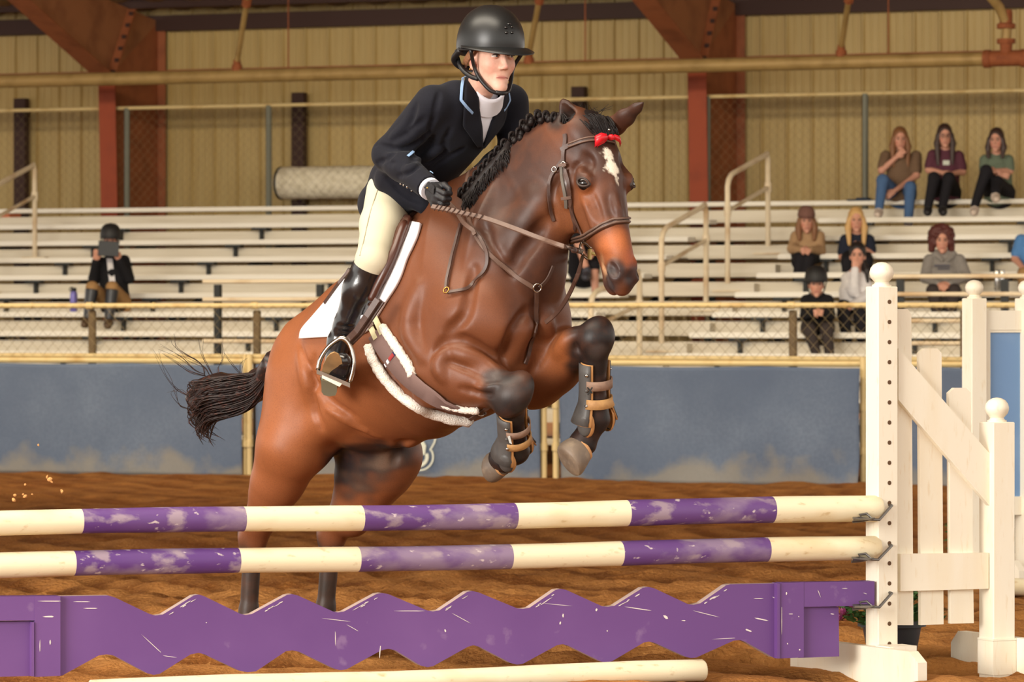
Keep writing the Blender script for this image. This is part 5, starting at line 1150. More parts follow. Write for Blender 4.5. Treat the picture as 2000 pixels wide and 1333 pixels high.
for s in (1, -1):
    rb.ell(RH(s*.038, .060, -.044), HAX, (.025, .024, .026), .025)
    rb.ell(RH(s*.032, .100, -.010), HAX, (.019, .014, .011), .012, 'cut'); rb.cone(RH(s*.018, .088, .012), RH(s*.046, .074, .014), .006, .005, .02)
    rb.ell(RH(s*.0105, .101, -.056), HAX, (.0075, .011, .007), .007)
    rb.ell(RH(s*.074, -.012, -.035), HAX, (.008, .02, .032), .008)
rb.cone(RH(0, .094, .006), RH(0, .112, -.046), .0065, .0085, .012); rb.ell(RH(0, .112, -.050), HAX, (.0095, .010, .0085), .008)
rb.cone(RH(-.017, .080, -.086), RH(.017, .080, -.086), .006, .006, .014).cone(RH(-.015, .078, -.096), RH(.015, .078, -.096), .007, .007, .012)
rb.cone(RH(-.026, .087, -.091), RH(0, .0935, -.0905), .0022, .0022, .004, mode='cut').cone(RH(0, .0935, -.0905), RH(.026, .087, -.091), .0022, .0022, .004, mode='cut')
rme, RV = rb.mesh('rider_body'); RV = RV.astype(float)
paint(rme, RV, lin(232, 186, 164), [(tuple(RH(.045, .075, -.05)), .04, lin(234, 172, 152), .9), (tuple(RH(-.045, .075, -.05)), .04, lin(234, 172, 152), .9), (tuple(RH(0, .12, -.052)), .018, lin(232, 168, 150), .9),
     (tuple(RH(0, .094, -.087)), (.027, .02, .0065), lin(206, 132, 122), .7), (tuple(RH(0, .092, -.097)), (.023, .02, .006), lin(214, 142, 130), .8), (tuple(RH(.03, .09, .006)), (.024, .03, .005), lin(170, 122, 96), .8), (tuple(RH(-.03, .09, .006)), (.024, .03, .005), lin(170, 122, 96), .8), (tuple(RH(.074, -.012, -.035)), .03, lin(218, 140, 124), .9)])
rbo = link('body', rme, skinm, rider)
lidskin = mat('eyelid skin', lin(222, 172, 152), .5)
obj('lips', MB().tube(catmull([RH(-.024, .0855, -.0925), RH(-.012, .0925, -.0905), RH(0, .0945, -.0912), RH(.012, .0925, -.0905), RH(.024, .0855, -.0925)], 4), .0021, 6), mat('rose lips', lin(176, 104, 96), .5), rider, True)
eyw = mat('eye white', lin(226, 216, 208), .2); iri = mat('grey blue iris', lin(84, 92, 98), .1); pup = mat('dark lash', lin(52, 36, 30), .6)
for s in (1, -1):
    c = RH(s*.032, .0815, -.011); e = obj('eye', MB().sphere(c, (.0125, .0125, .0115), None, 14, 10), eyw, rider, True)
    gz = (hFr+hRt*-.38*1).normalized(); obj('iris', MB().sphere(c+gz*.0088, .0055, None, 10, 8), iri, e, True); obj('pupil', MB().sphere(c+gz*.0128, .0025, None, 8, 6), M['black'], e, True)
    for lid, zz in ((1, .0105), (-1, -.0105)):      # upper and lower lid narrow the eye
        lr = [[RH(s*.032+x, .0815+math.sqrt(max(0, .0145**2-x*x-(q*lid)**2)) if x*x+q*q < .0145**2 else .0815, -.011+q*lid) for x in (-.0138, -.011, -.007, -.003, 0, .003, .007, .011, .0138)] for q in (.0042 if lid > 0 else .0040, .006, .008, .0105, .013)]
        obj('eyelid', MB().grid(lr), lidskin, e, True)
    rows = [[RH(s*(.032+x), .0955-.25*abs(x)-abs(x)*.1, -.0085+.003*(1-(x/.016)**2)), RH(s*(.032+x), .0975-.3*abs(x), -.0065+.003*(1-(x/.016)**2))] for x in (-.016, -.008, 0, .008, .016)]
    o = obj('eyelash', MB().grid(rows), pup, e, True); o.modifiers.new('t', 'SOLIDIFY').thickness = .002
# ---- jacket
jb = Body((-.66, 15.85, 1.62), (.16, 17.0, 2.34), .005)
jt = [(940, 170, 16.40, .062, .060, .055), (930, 190, 16.42, .165, .070, .070), (903, 234, 16.47, .178, .112, .10), (866, 284, 16.54, .160, .108, .10), (826, 332, 16.60, .146, .105, .10), (790, 378, 16.66, .160, .120, .12), (783, 396, 16.67, .172, .135, .135)]
jb.loft([(P(x, y, Y), rt, tn, w, a, b) for x, y, Y, w, a, b in jt], .02)
jb.ell(P(868, 215, 16.36), [rt, tn, spine], (.06, .08, .12), .05)
body_arm(jb, shR, elR, wrR, (.074, .060, .056, .045), .03); body_arm(jb, shL, elL, wrL, (.072, .058, .054, .045), .03)
jb.cone(P(770, 350, 16.5), P(828, 405, 16.42), .075, .028, .05)
jb.cone(P(760, 345, 16.62), P(790, 392, 16.5), .07, .05, .04)
for pl, r, k in (([(812, 205), (800, 235), (778, 262)], .007, .02), ([(828, 232), (808, 256), (780, 276)], .007, .018), ([(836, 262), (816, 280), (786, 292)], .009, .018), ([(736, 282), (760, 290), (788, 290)], .008, .016), ([(758, 318), (784, 326), (806, 316)], .007, .016), ([(778, 344), (800, 336), (818, 322)], .006, .016), ([(846, 268), (832, 296), (806, 312)], .010, .022), ([(870, 300), (845, 312), (820, 318)], .004, .02), ([(905, 290), (880, 306), (850, 325)], .004, .02), ([(858, 180), (852, 205), (846, 235), (838, 258)], .006, .016), ([(760, 350), (790, 378), (818, 392)], .008, .02), ([(880, 250), (868, 280), (872, 300)], .003, .02), ([(770, 300), (752, 312), (738, 318)], .006, .014)):
    jb.crease(pl, r, k, r*.4)
for pl, r, k in (([(806, 222), (790, 248), (765, 268)], .009, .018), ([(822, 246), (800, 268), (775, 282)], .009, .018), ([(860, 288), (838, 304), (812, 314)], .010, .02), ([(768, 325), (795, 330), (812, 324)], .009, .018)):
    jb.crease(pl, r, k, -r*.5, 'add')
jb.cone(wrR+(wrR-elR).normalized()*.03, wrR+(wrR-elR).normalized()*.06, .05, .05, .004, mode='cut')
jme, JV = jb.mesh('jacket'); jko = link('jacket', jme, navy, rider); jbv = bvh_of(jko)
def jpatch(name, rows, off, th, m, n=8, par=jko): return patch(name, rows, off, th, m, par, n, jbv, 16.4)
jpatch('shirt_front', [(927, 972, 168, 176), (929, 968, 190, 196), (932, 962, 218, 222), (935, 954, 246, 248), (938, 945, 272, 272), (939, 941, 279, 279)], .004, .004, shirtm, 8)
jpatch('lapel', [(909, 929, 150, 160), (906, 930, 178, 184), (905, 933, 205, 208), (903, 936, 230, 232), (903, 939, 246, 252), (916, 940, 264, 270), (930, 941, 284, 284)], .009, .006, navy, 6)
jpatch('lapel', [(975, 988, 178, 172), (970, 990, 196, 194), (965, 986, 214, 212), (958, 985, 232, 230), (952, 976, 250, 246), (944, 958, 274, 268), (940, 943, 286, 286)], .009, .006, navy, 6)
def jstrap(name, pl, w, off, m, th=.002): return strapline(name, pl, w, m, jko, off, th, 4, jbv, 0)
jstrap('collar_piping', [(908, 146), (903, 160), (900, 176), (899, 196)], .011, .013, bluep); jstrap('collar_piping', [(899, 195), (908, 207), (918, 219)], .011, .013, bluep)
jstrap('collar_piping', [(985, 172), (988, 184), (990, 196)], .010, .013, bluep); jstrap('collar_piping', [(990, 195), (985, 205), (979, 214)], .010, .013, bluep)
jstrap('pocket_piping', [(796, 307), (806, 298)], .011, .005, bluep); jstrap('pocket_piping', [(839, 337), (844, 341)], .011, .005, bluep)
for x, y in ((783, 358), (789, 361), (796, 365), (804, 373)):
    c, n_ = cast(jbv, x, y); obj('cuff_button', MB().sphere(c+n_*.002, .0045, None, 8, 5), steel, jko, True)
ca = (wrR-elR).normalized(); cq = wrR+ca*.026
obj('shirt_cuff', MB().tube([cq-ca*.02, cq-ca*.002], .0425, 20), whitep, jko, autos=60)
# stock collar round the neck
na = (RH(0, -.02, -.07)-P(925, 196, 16.42)).normalized(); nc = P(951, 166, 16.36)+tn*.008; nu = hRt; nv = na.cross(nu)
rows = [[nc+na*h+nu*math.cos(a)*r_+nv*math.sin(a)*r_-na*(.020*math.sin(a)) for a in [2*math.pi*k/24 for k in range(24)]] for h, r_ in ((-.06, .086), (-.03, .078), (.006, .071), (.020, .069), (.018, .060))]
obj('shirt_collar', MB().grid(rows, True), shirtm, rider, True)
# ---- breeches
bb_ = Body((-.66, 15.9, 1.25), (.0, 17.2, 2.0), .006)
bb_.loft([(P(800, 355, 16.65), rt, tn, .14, .09, .09), (P(788, 388, 16.70), rt, tn, .13, .11, .11), (P(780, 418, 16.70), rt, tn, .12, .10, .11)], .03)
bb_.cone(P(762, 378, 16.60), P(748, 440, 16.46), .092, .084, .04).cone(P(748, 440, 16.46), knR, .084, .062, .03).cone(knR, knR.lerp(anR, .35), .062, .056, .02)
bb_.ell(P(768, 368, 16.72), [rt, tn, spine], (.10, .10, .10), .05)
bb_.cone(hipL, knL, .09, .062, .04).cone(knL, knL.lerp(anL, .35), .062, .056, .02)
bme, BV = bb_.mesh('breeches'); bro = link('breeches', bme, breechm, rider); brv = bvh_of(bro)
strapline('side_seam', [(738, 370), (722, 420), (712, 465), (703, 500)], .004, mat('breeches seam', lin(160, 152, 128), .8), bro, .0005, .0015, 5, brv, 0)
# ---- tall boots
def tallboot(K, An, heel, ball, toe, top_px=None):
    d = An-K; b = Body([min(K[i], An[i], heel[i], toe[i])-.13 for i in range(3)], [max(K[i], An[i], heel[i], toe[i])+.13 for i in range(3)], .005)
    b.cone(K+d*.06, K+d*.36, .063, .064, .02).cone(K+d*.34, K+d*.8, .064, .046, .03).cone(K+d*.78, An, .046, .044, .02)
    b.cone(An, heel.lerp(An, .25), .044, .038, .02).cone(heel.lerp(An, .2), ball, .037, .044, .03).cone(ball, toe, .044, .032, .02)
    cut = K+d*.045
    b.cone(cut-d.normalized()*.16, cut-d.normalized()*.062, .1, .085, .006, mode='cut')
    for q in (.80, .86, .92): b.cone(K+d*q+Vector((-.06, -.05, .0)), K+d*q+Vector((.06, -.05, -.012)), .006, .006, .012, mode='cut')
    m, v = b.mesh('tall_boot'); return link('tall_boot', m, bootm, rider)
hlR, baR, toR = P(644, 758, 16.38), P(664, 722, 16.24), P(670, 706, 16.20)
tbo = tallboot(knR, anR, hlR, baR, toR)
tbv = bvh_of(tbo)
tallboot(knL, anL, anL+Vector((.0, .05, -.10)), anL+hF*.12+Vector((0, 0, -.07)), anL+hF*.17+Vector((0, 0, -.05)))
# peaked back of the boot top
pk, pn = cast(tbv, 700, 535); obj('boot_peak', MB().prism([P(697, 496, 16.30), P(712, 527, 16.25), P(690, 545, 16.27), P(682, 528, 16.31)], Vector((.004, .02, 0))), bootm, tbo)
def solepoly(name, pl, Yf, th, m): obj(name, MB().prism([P(x, y, Yf(y)) for x, y in pl], Vector((.0, th, .35*th))), m, tbo)
solepoly('sole', [(653, 689), (661, 693), (667, 704), (670, 718), (670, 733), (666, 746), (631, 743), (628, 730), (631, 714), (638, 700), (645, 692)], lambda y: 16.118+.0024*(y-690), .012, solem)
solepoly('boot_heel', [(627, 743), (658, 750), (658, 766), (655, 773), (643, 775), (632, 772), (628, 766)], lambda y: 16.265+.0024*(y-742), .035, soled)
# ---- gloves: five fingers closed round the rein
def glove(Wv, fwd, up, out, name):
    # fwd: along the hand; up: towards the thumb; out: back of the hand, away from the palm
    lo = [Wv[i]-.16 for i in range(3)]; hi = [Wv[i]+.16 for i in range(3)]; b = Body(lo, hi, .0032); AXg = [fwd, up, out]
    b.cone(Wv-fwd*.01, Wv+fwd*.03, .032, .034, .01, flat=(out, .8)); b.ell(Wv+fwd*.058, AXg, (.048, .043, .022), .015)
    for i, (u, L) in enumerate(((.030, .92), (.010, 1.0), (-.011, .95), (-.031, .8))):
        k = Wv+fwd*(.088-.006*abs(i-1))+up*u+out*.006; p = k+fwd*.030*L-out*.018; q = p-fwd*.012*L-out*.026; t = q-fwd*.030*L+out*.004
        b.cone(Wv+fwd*.04+up*u*.6, k, .012, .0115, .006); b.cone(k, p, .0115, .0105, .003); b.cone(p, q, .0105, .0095, .003); b.cone(q, t, .0095, .0085, .003)
    a = Wv+fwd*.025+up*.026-out*.008; c = a+fwd*.036+up*.020-out*.014; e = c+fwd*.030-up*.002-out*.012
    b.cone(a, c, .016, .0125, .008); b.cone(c, e, .0125, .010, .004)
    m, v = b.mesh(name); return link(name, m, glovem, rider)
fw = (ca*.55+Vector((.12, -.75, -.28))).normalized(); up_ = (Zv*.8-fw*fw.dot(Zv*.8)+Vector((.1, 0, 0))).normalized(); up_ = (up_-fw*up_.dot(fw)).normalized(); ou = fw.cross(up_); ou = ou if ou.y < 0 else -ou
glo = glove(wrR+ca*.024, fw, up_, ou, 'glove')
glv = bvh_of(glo); strapline('glove_tab', [(833, 362), (842, 366), (850, 374)], .03, glovem, glo, .004, .003, 4, glv, 0)
c, n_ = cast(glv, 838, 369); obj('snap', MB().sphere(c+n_*.008, .004, None, 8, 6), brass, glo, True)
cl = (wrL-elL).normalized(); glove(wrL+cl*.02, cl, Zv, Vector((.6, .7, 0)).normalized(), 'glove')
# ---- helmet
hc = RH(0, -.012, .03)
prof = []; rows = []
for j in range(13):
    z = -.022+(.150+.022)*math.sin(math.pi/2*j/12); q = max(0.02, 1-max(0, (z+.0)/.152)**2.3)**.5 if z > 0 else 1.0+.02*z/.02
    row_ = []
    for k in range(40):
        a = 2*math.pi*k/40; x, y = math.sin(a), math.cos(a)
        dip = -.018*max(0, -y)**2*(1 if j < 4 else max(0, 1-(j-3)/4))
        row_.append(hc+hRt*(x*.122*q)+hFr*(y*.148*q+.002)+hUp*(z+dip))
    rows.append(row_)
g = MB().grid(rows, True); g.f.append(tuple(12*40+k for k in range(40)))
inner = [[p-(p-hc)*.10 for p in rows[0]], [hc+(p-hc)*.80+hUp*.05 for p in rows[3]], [hc+(p-hc)*.3+hUp*.06 for p in rows[6]]]
g.grid([rows[0]]+inner, True)
hlo = obj('helmet', g, helmm, rider, True)
# brim: wide crescent
br = []
for k in range(25):
    a = math.radians(-92+184*k/24); x, y = math.sin(a), math.cos(a); e = .062*max(0, math.cos(a*.98))**.7
    p0 = hc+hRt*(x*.120)+hFr*(y*.146)+hUp*(-.016); p1 = hc+hRt*(x*(.122+e*.75))+hFr*(y*(.148+e))+hUp*(-.024-.012*y+.016*x*x); pm = (p0+p1)/2+hUp*.004
    br.append([p0+hUp*.008, pm+hUp*.004, p1, p1-hUp*.003, pm-hUp*.004, p0-hUp*.006])
obj('brim', MB().grid(br), helmm, hlo, True)
rim = [hc+hRt*(math.sin(a)*.1225)+hFr*(math.cos(a)*.149)+hUp*(-.020-.018*max(0, -math.cos(a))**2) for a in [2*math.pi*k/40 for k in range(41)]]
obj('rim_trim', MB().tube(rim, .0045, 6, False), blackl, hlo, True)
# harness
for s in (1, -1):
    ch = RH(s*.012, .082, -.150)
    obj('chin_strap', MB().tube(catmull([hc+hRt*(s*.112)+hFr*.055+hUp*-.02, RH(s*.084, .020, -.050), RH(s*.068, .035, -.095), RH(s*.040, .066, -.138), ch], 4), .0075, 6), blackl, hlo, True)
    obj('chin_strap', MB().tube(catmull([hc+hRt*(s*.092)+hFr*-.095+hUp*-.035, RH(s*.096, -.055, -.06), RH(s*.082, -.010, -.088), RH(s*.070, .030, -.098)], 4), .009, 6), blackl, hlo, True)
obj('harness_pad', MB().tube(catmull([hc+hRt*.114+hFr*-.02+hUp*-.02, hc+hRt*.112+hFr*-.075+hUp*-.055, RH(.07, -.105, -.055), RH(0, -.125, -.06), RH(-.07, -.105, -.055), hc+hRt*-.112+hFr*-.05+hUp*-.03], 5), .012, 8), blackl, hlo, True)
obj('chin_cup', MB().tube(catmull([RH(.02, .078, -.145), RH(0, .090, -.149), RH(-.02, .078, -.145)], 4), .009, 8), blackl, hlo, True)
hbv = bvh_of(hlo)
em = MB(); c, n_ = cast(hbv, 994, 58)
for x, y in ((988, 54), (1000, 53), (994, 47), (989, 64), (1000, 64)):
    p, nn_ = cast(hbv, x, y); em.sphere(p, (.008, .008, .005), None, 8, 6)
obj('crest_emblem', em, mat('gloss black', lin(14, 14, 15), .1, spec=.8), hlo, True)
obj('earring', MB().sphere(RH(.083, -.012, -.062), .004, None, 8, 6), brass, rider, True)
hairb = mat('light brown hair', lin(150, 104, 72), .5, 0, [(150, lin(110, 74, 52), .45, .7, .7)])
g = MB(); r = random.Random(4)
for i in range(60):
    a = r.uniform(0, 1); s = 1 if i % 2 else -1; p0 = RH(s*.084, .03-.05*a, .01); g.tube(catmull([p0, RH(s*.086, -.02-.04*a, -.03), RH(s*.06, -.09, -.055+.02*a)], 4), .004, 4)
obj('hair', g, hairb, rider, True)
# ================================================ spectators
eyed = mat('spectator eye', lin(48, 36, 32), .4); lipm = mat('lips', lin(176, 100, 92), .6)
SKINS = {}
def cloth(name, col, r=.85): return mat(name, lin(*col), r, 0, [(30, tuple(c*.8 for c in lin(*col)[:3])+(1,), .45, .7, .5)], (30, .3, .01), spec=.2)
shoew = mat('pale sneakers', lin(214, 196, 180), .7)
def spectator(label, i_row, head, sh, el, ha, hip, kn, an, top, legs, hair, skin=(206, 150, 126), sleeves='long', hairlen=0, shoe=(40, 38, 38), cap=None, hd_=None, kd=(.36, .36), ad=(.40, .40), eld=(.06, .06), had=(.22, .22), face_px=0, bare_legs=False, hood=False, fist=(1, 1), boots=None, curls=0, tie=0):
    n, z = row(i_row); Yc = AY(hip[0], n+.13); s = FP/Yc
    def Q(p, d=0.0): return P(p[0], p[1], Yc-d)
    root = thing('person', label, 'person', Q(hip))
    Hc = Q(head, .06 if hd_ is None else hd_); Fw = Vector((-face_px/.1/s-.0, -1, -.05)).normalized() if False else Vector((face_px, -1, -.06)).normalized(); Rr = Fw.cross(Zv).normalized(); Uu = Rr.cross(Fw)
    AXs = [Rr, Fw, Uu]
    def H(x, y, zz): return Hc+Rr*x+Fw*y+Uu*zz
    hipc = Q(hip, .02); hips = [hipc+Vector((-.085, -.02, .0)), hipc+Vector((.085, -.02, .0))]
    S = [Q(sh[k], .02)+Vector((.022 if k == 0 else -.022, 0, -.028)) for k in (0, 1)]; E_ = [Q(el[k], eld[k]) for k in (0, 1)]; Ha = [Q(ha[k], had[k]) for k in (0, 1)]
    K = [Q(kn[k], kd[k]) for k in (0, 1)]; An = [Q(an[k], ad[k]) for k in (0, 1)]
    neck = (S[0]+S[1])/2+Vector((0, 0, .05)); allp = S+E_+Ha+K+An+[Hc, hipc]
    lo = [min(p[k] for p in allp)-.24 for k in range(3)]; hi = [max(p[k] for p in allp)+.24 for k in range(3)]
    b = Body(lo, hi, .0075); tnv = Vector((0, -1, 0)); chest = (S[0]+S[1])/2-Vector((0, 0, .12)); wst = hipc.lerp(chest, .4)
    b.loft([(hipc, (1, 0, 0), (0, -1, 0), .14, .09, .10), (wst, (1, 0, 0), (0, -1, 0), .115, .08, .08), (chest, (1, 0, 0), (0, -1, 0), .135, .09, .085), (neck, (1, 0, 0), (0, -1, 0), .08, .05, .05)], .03)
    b.cone(neck, H(0, -.015, -.07), .048, .045, .02)
    b.ell(H(0, -.015, .02), AXs, (.073, .093, .10), .02).ell(H(0, .034, -.04), AXs, (.058, .06, .08), .03).cone(H(0, .04, -.08), H(0, .068, -.118), .042, .024, .02)
    b.cone(H(0, .09, 0), H(0, .112, -.045), .009, .013, .012)
    for k in (-1, 1): b.ell(H(k*.03, .096, -.006), AXs, (.017, .012, .010), .012, 'cut'); b.ell(H(k*.072, -.01, -.03), AXs, (.01, .018, .03), .01)
    for k in (0, 1):
        b.cone(S[k], E_[k], .045, .038, .02).cone(E_[k], Ha[k], .037, .025, .02)
        d = (Ha[k]-E_[k]).normalized(); w = d.cross(Vector((0, -1, .2))).normalized(); o_ = d.cross(w)
        b.ell(Ha[k]+d*.035, [d, w, o_], (.045, .036, .018), .012)
        for q in range(4):                     # relaxed, curled fingers
            f0 = Ha[k]+d*.07+w*(.026-.0175*q); f1 = f0+d*.030+o_*.012*(1 if fist[k] else .2); f2 = f1+d*(.006 if fist[k] else .022)+o_*.022*(1 if fist[k] else .3)
            b.cone(f0, f1, .0095, .009, .004).cone(f1, f2, .009, .008, .003)
        t0 = Ha[k]+d*.02+w*.03; b.cone(t0, t0+d*.035+w*.014+o_*.01, .012, .009, .008)
        b.cone(hips[k], K[k], .07, .05, .03).cone(K[k], An[k], .048, .033, .02)
    m, v = b.mesh('body'); v = v.astype(float)
    sk = lin(*skin); paint(m, v, sk, [(tuple(H(.04, .07, -.05)), .035, tuple(c*f for c, f in zip(sk[:3], (1, .78, .76))), .9), (tuple(H(-.04, .07, -.05)), .035, tuple(c*f for c, f in zip(sk[:3], (1, .78, .76))), .9)])
    bo_ = link('body', m, skinm, root)
    for k in (-1, 1):
        obj('eye', MB().sphere(H(k*.03, .082, -.006), (.013, .012, .008), None, 8, 6), eyed, root, True)
        obj('eyebrow', MB().tube([H(k*.014, .092, .012), H(k*.03, .093, .016), H(k*.046, .08, .012)], .004, 5), hair, root, True)
    obj('mouth', MB().tube([H(-.022, .088, -.082), H(0, .096, -.082), H(.022, .088, -.082)], .006, 6), lipm, root, True)
    # hair
    g = Body([Hc[k]-.42 for k in range(3)], [Hc[k]+.22 for k in range(3)], .009)
    if curls: 
        rr_ = random.Random(8)
        g.ell(H(0, -.03, .03), AXs, (.115, .11, .115), .02)
        for q in range(60):
            a, e = rr_.uniform(0, 6.28), rr_.uniform(-.8, 1.2); g.ell(H(.115*math.cos(a)*math.cos(e), -.03+.11*math.sin(a)*math.cos(e), .03+.115*math.sin(e)), AXs, (.028, .028, .028), .008)
        g.cone(H(.09, 0, -.03), H(.10, -.01, -.10), .045, .035, .02).cone(H(-.09, 0, -.03), H(-.10, -.01, -.10), .045, .035, .02)
    else: g.ell(H(0, -.018, .025), AXs, (.084, .102, .106), .02)
    if hairlen:
        for k in (-1, 1):
            a, c, e = H(k*.070, .02, .0), H(k*.085, .03, -.09), H(k*.075, .075, -.10-hairlen)
            g.cone(a, c, .03, .032, .02).cone(c, e, .034, .02, .02, flat=((0, 1, 0), .8))
        g.cone(H(0, -.06, -.02), H(0, -.08, -.08-hairlen*.6), .075, .05, .02)
    if tie: g.cone(H(0, -.1, .02), H(tie*.09, -.02, -.16), .04, .03, .02).cone(H(tie*.09, -.02, -.16), H(tie*.10, .04, -.28), .03, .015, .02)
    g.ell(H(0, .095, -.035), AXs, (.063, .085, .100), .012, 'cut')
    m, v = g.mesh('hair'); link('hair', m, hair, root)
    if cap:
        kind, cm = cap
        if kind == 'helmet':
            r_ = [[H((.112+.0*j)*q*math.sin(a), -.01+.135*q*math.cos(a), zz) for a in [2*math.pi*k/20 for k in range(20)]] for q, zz, j in ((1.0, .02, 0), (1.02, .05, 1), (.95, .10, 2), (.78, .14, 3), (.5, .165, 4), (.05, .175, 5))]
            ho = obj('helmet', MB().grid(r_, True), cm, root, True)
            obj('brim', MB().grid([[H(.105*math.sin(a), -.01+.128*math.cos(a), .028), H(.12*math.sin(a), .0+(.14+.05*max(0, math.cos(a)))*math.cos(a), .016), H(.105*math.sin(a), -.01+.125*math.cos(a), .012)] for a in [math.radians(-85+17*k) for k in range(11)]]), cm, ho, True)
            obj('chin_strap', MB().tube(catmull([H(.1, .02, .02), H(.07, .03, -.09), H(0, .075, -.14), H(-.07, .03, -.09), H(-.1, .02, .02)], 4), .007, 5), cm, ho, True)
        else:
            r_ = [[H(.092*q*math.sin(a), -.01+.112*q*math.cos(a), zz) for a in [2*math.pi*k/18 for k in range(18)]] for q, zz in ((1.0, .035), (1.02, .06), (.93, .10), (.7, .135), (.4, .15), (.05, .152))]
            ho = obj('cap', MB().grid(r_, True), cm, root, True)
            obj('visor', MB().grid([[H(.085*math.sin(a), .105*math.cos(a), .042), H(.09*math.sin(a), (.11+.07*max(0, math.cos(a)))*math.cos(a)+.0, .030), H(.085*math.sin(a), .1*math.cos(a), .034)] for a in [math.radians(-75+15*k) for k in range(11)]]), cm, ho, True)
    # clothes
    t = Body(lo, hi, .009); nk2 = neck+Vector((0, 0, -.01))
    t.loft([(hipc+Vector((0, 0, -.03)), (1, 0, 0), (0, -1, 0), .17, .125, .125), (wst, (1, 0, 0), (0, -1, 0), .150, .115, .11), (chest, (1, 0, 0), (0, -1, 0), .160, .12, .11), (nk2, (1, 0, 0), (0, -1, 0), .085, .06, .06)], .04)
    for k in (0, 1):
        if sleeves == 'long': t.cone(S[k], E_[k], .062, .056, .03).cone(E_[k], E_[k].lerp(Ha[k], .92), .056, .040, .02)
        else: t.cone(S[k], S[k].lerp(E_[k], .72), .062, .060, .03)
    t.cone(nk2+Vector((0, 0, .03)), H(0, -.005, -.06), .052, .052, .01, mode='cut')
    if hood: t.cone(neck+Vector((-.07, .0, .01)), neck+Vector((.07, 0, .01)), .05, .05, .03).cone(neck+Vector((-.09, -.03, .01)), neck+Vector((-.03, -.09, -.05)), .03, .02, .02).cone(neck+Vector((.09, -.03, .01)), neck+Vector((.03, -.09, -.05)), .03, .02, .02)
    m, v = t.mesh('top'); to_ = link('top', m, top, root)
    pz = Body(lo, hi, .009)
    pz.loft([(hipc+Vector((0, 0, .05)), (1, 0, 0), (0, -1, 0), .145, .10, .11), (hipc+Vector((0, 0, -.06)), (1, 0, 0), (0, -1, 0), .165, .10, .12)], .03)
    for k in (0, 1):
        pz.cone(hips[k], K[k], .086, .066, .03)
        if not bare_legs: pz.cone(K[k], An[k], .064, .048, .02)
    m, v = pz.mesh('trousers'); link('trousers', m, legs, root)
    sm = shoew if shoe == 'pale' else mat('shoe leather', lin(*shoe), .6)
    for k in (0, 1):
        if boots:
            q = Body(lo, hi, .009); q.cone(K[k].lerp(An[k], .12), An[k], .070, .050, .02); m, v = q.mesh('tall_boot'); link('tall_boot', m, boots, root)
        q = Body([An[k][j]-.26 for j in range(3)], [An[k][j]+.26 for j in range(3)], .008)
        dx = (An[k].x-hipc.x)*.25; fd = Vector((dx+(-.10 if k == 0 else -.02), -.95, -.12)).normalized()
        q.cone(An[k]+Vector((0, .02, -.05)), An[k]+fd*.09+Vector((0, 0, -.055)), .042, .044, .02).cone(An[k]+fd*.09+Vector((0, 0, -.055)), An[k]+fd*.17+Vector((0, 0, -.058)), .044, .034, .02); q.cone(An[k], An[k]+Vector((0, .01, -.05)), .046, .044, .02)
        m, v = q.mesh('shoe'); link('shoe', m, sm, root)
    return root, to_, H, Q
hbrown = mat('long light brown hair', lin(128, 84, 50), .55); hdark = mat('dark brown hair', lin(58, 38, 32), .5); hblond = mat('blonde hair', lin(206, 164, 104), .55); hred = mat('dark red curly hair', lin(86, 40, 34), .6); hblack = mat('near black hair', lin(34, 27, 26), .5)
jeans = cloth('blue jeans', (78, 106, 146)); blk = cloth('black trousers', (34, 32, 36)); dkt = cloth('dark taupe trousers', (62, 54, 52)); bt = cloth('brown tee', (116, 92, 72)); mar = cloth('maroon shirt', (92, 52, 64)); grn = cloth('sage green top', (104, 116, 98)); tanw = cloth('tan sweater', (176, 142, 106)); nav = cloth('navy tee', (38, 42, 56)); wht = cloth('white blouse', (226, 222, 222)); gry = cloth('grey hoodie', (138, 132, 126)); blu = cloth('blue tee', (86, 132, 186)); bjk = cloth('black jacket', (30, 29, 32)); tanb = cloth('tan breeches', (166, 128, 84))
blackboot = mat('black riding boot', lin(34, 34, 38), .35); capm = cloth('dusty rose cap', (120, 86, 76)); hmt = mat('black velvet helmet', lin(30, 28, 28), .6)
spectator('person in brown tee and blue jeans on the top row, chin resting on hand', 0, (1758, 270), [(1726, 300), (1793, 300)], [(1722, 333), (1790, 343)], [(1752, 306), (1746, 374)], (1760, 376), [(1724, 352), (1778, 366)], [(1717, 406), (1774, 436)], bt, jeans, hbrown, sleeves='short', hairlen=.20, shoe='pale', eld=(.12, .1), had=(.16, .28), ad=(.42, .46))
r2, t2, H2, Q2 = spectator('person in maroon shirt and black trousers with glasses, on the top row', 0, (1845, 264), [(1818, 298), (1876, 300)], [(1814, 332), (1880, 336)], [(1842, 338), (1858, 340)], (1847, 376), [(1824, 348), (1853, 348)], [(1813, 402), (1841, 402)], mar, blk, hdark, hairlen=.22, sleeves='short', had=(.2, .2))
for k in (-1, 1): obj('glasses', MB().torus(H2(k*.03, .104, -.006), .022, .0025, Matrix.Rotation(math.pi/2, 3, 'X'), 14, 5), mat('glasses frame', lin(60, 46, 44), .4) if k < 0 else bpy.data.materials['glasses frame'], r2, True)
obj('shirt_print', MB().box(Q2((1848, 318), .15), (.07, .004, .05)), M['print'], t2)
spectator('person in sage green top with crossed legs and white sneakers, on the top row', 0, (1946, 272), [(1920, 308), (1973, 308)], [(1922, 334), (1972, 334)], [(1952, 340), (1944, 334)], (1952, 376), [(1926, 334), (1948, 356)], [(1904, 402), (1944, 376)], grn, blk, hdark, hairlen=.09, sleeves='short', shoe='pale', had=(.2, .22), kd=(.34, .34), ad=(.40, .52), face_px=-.3)
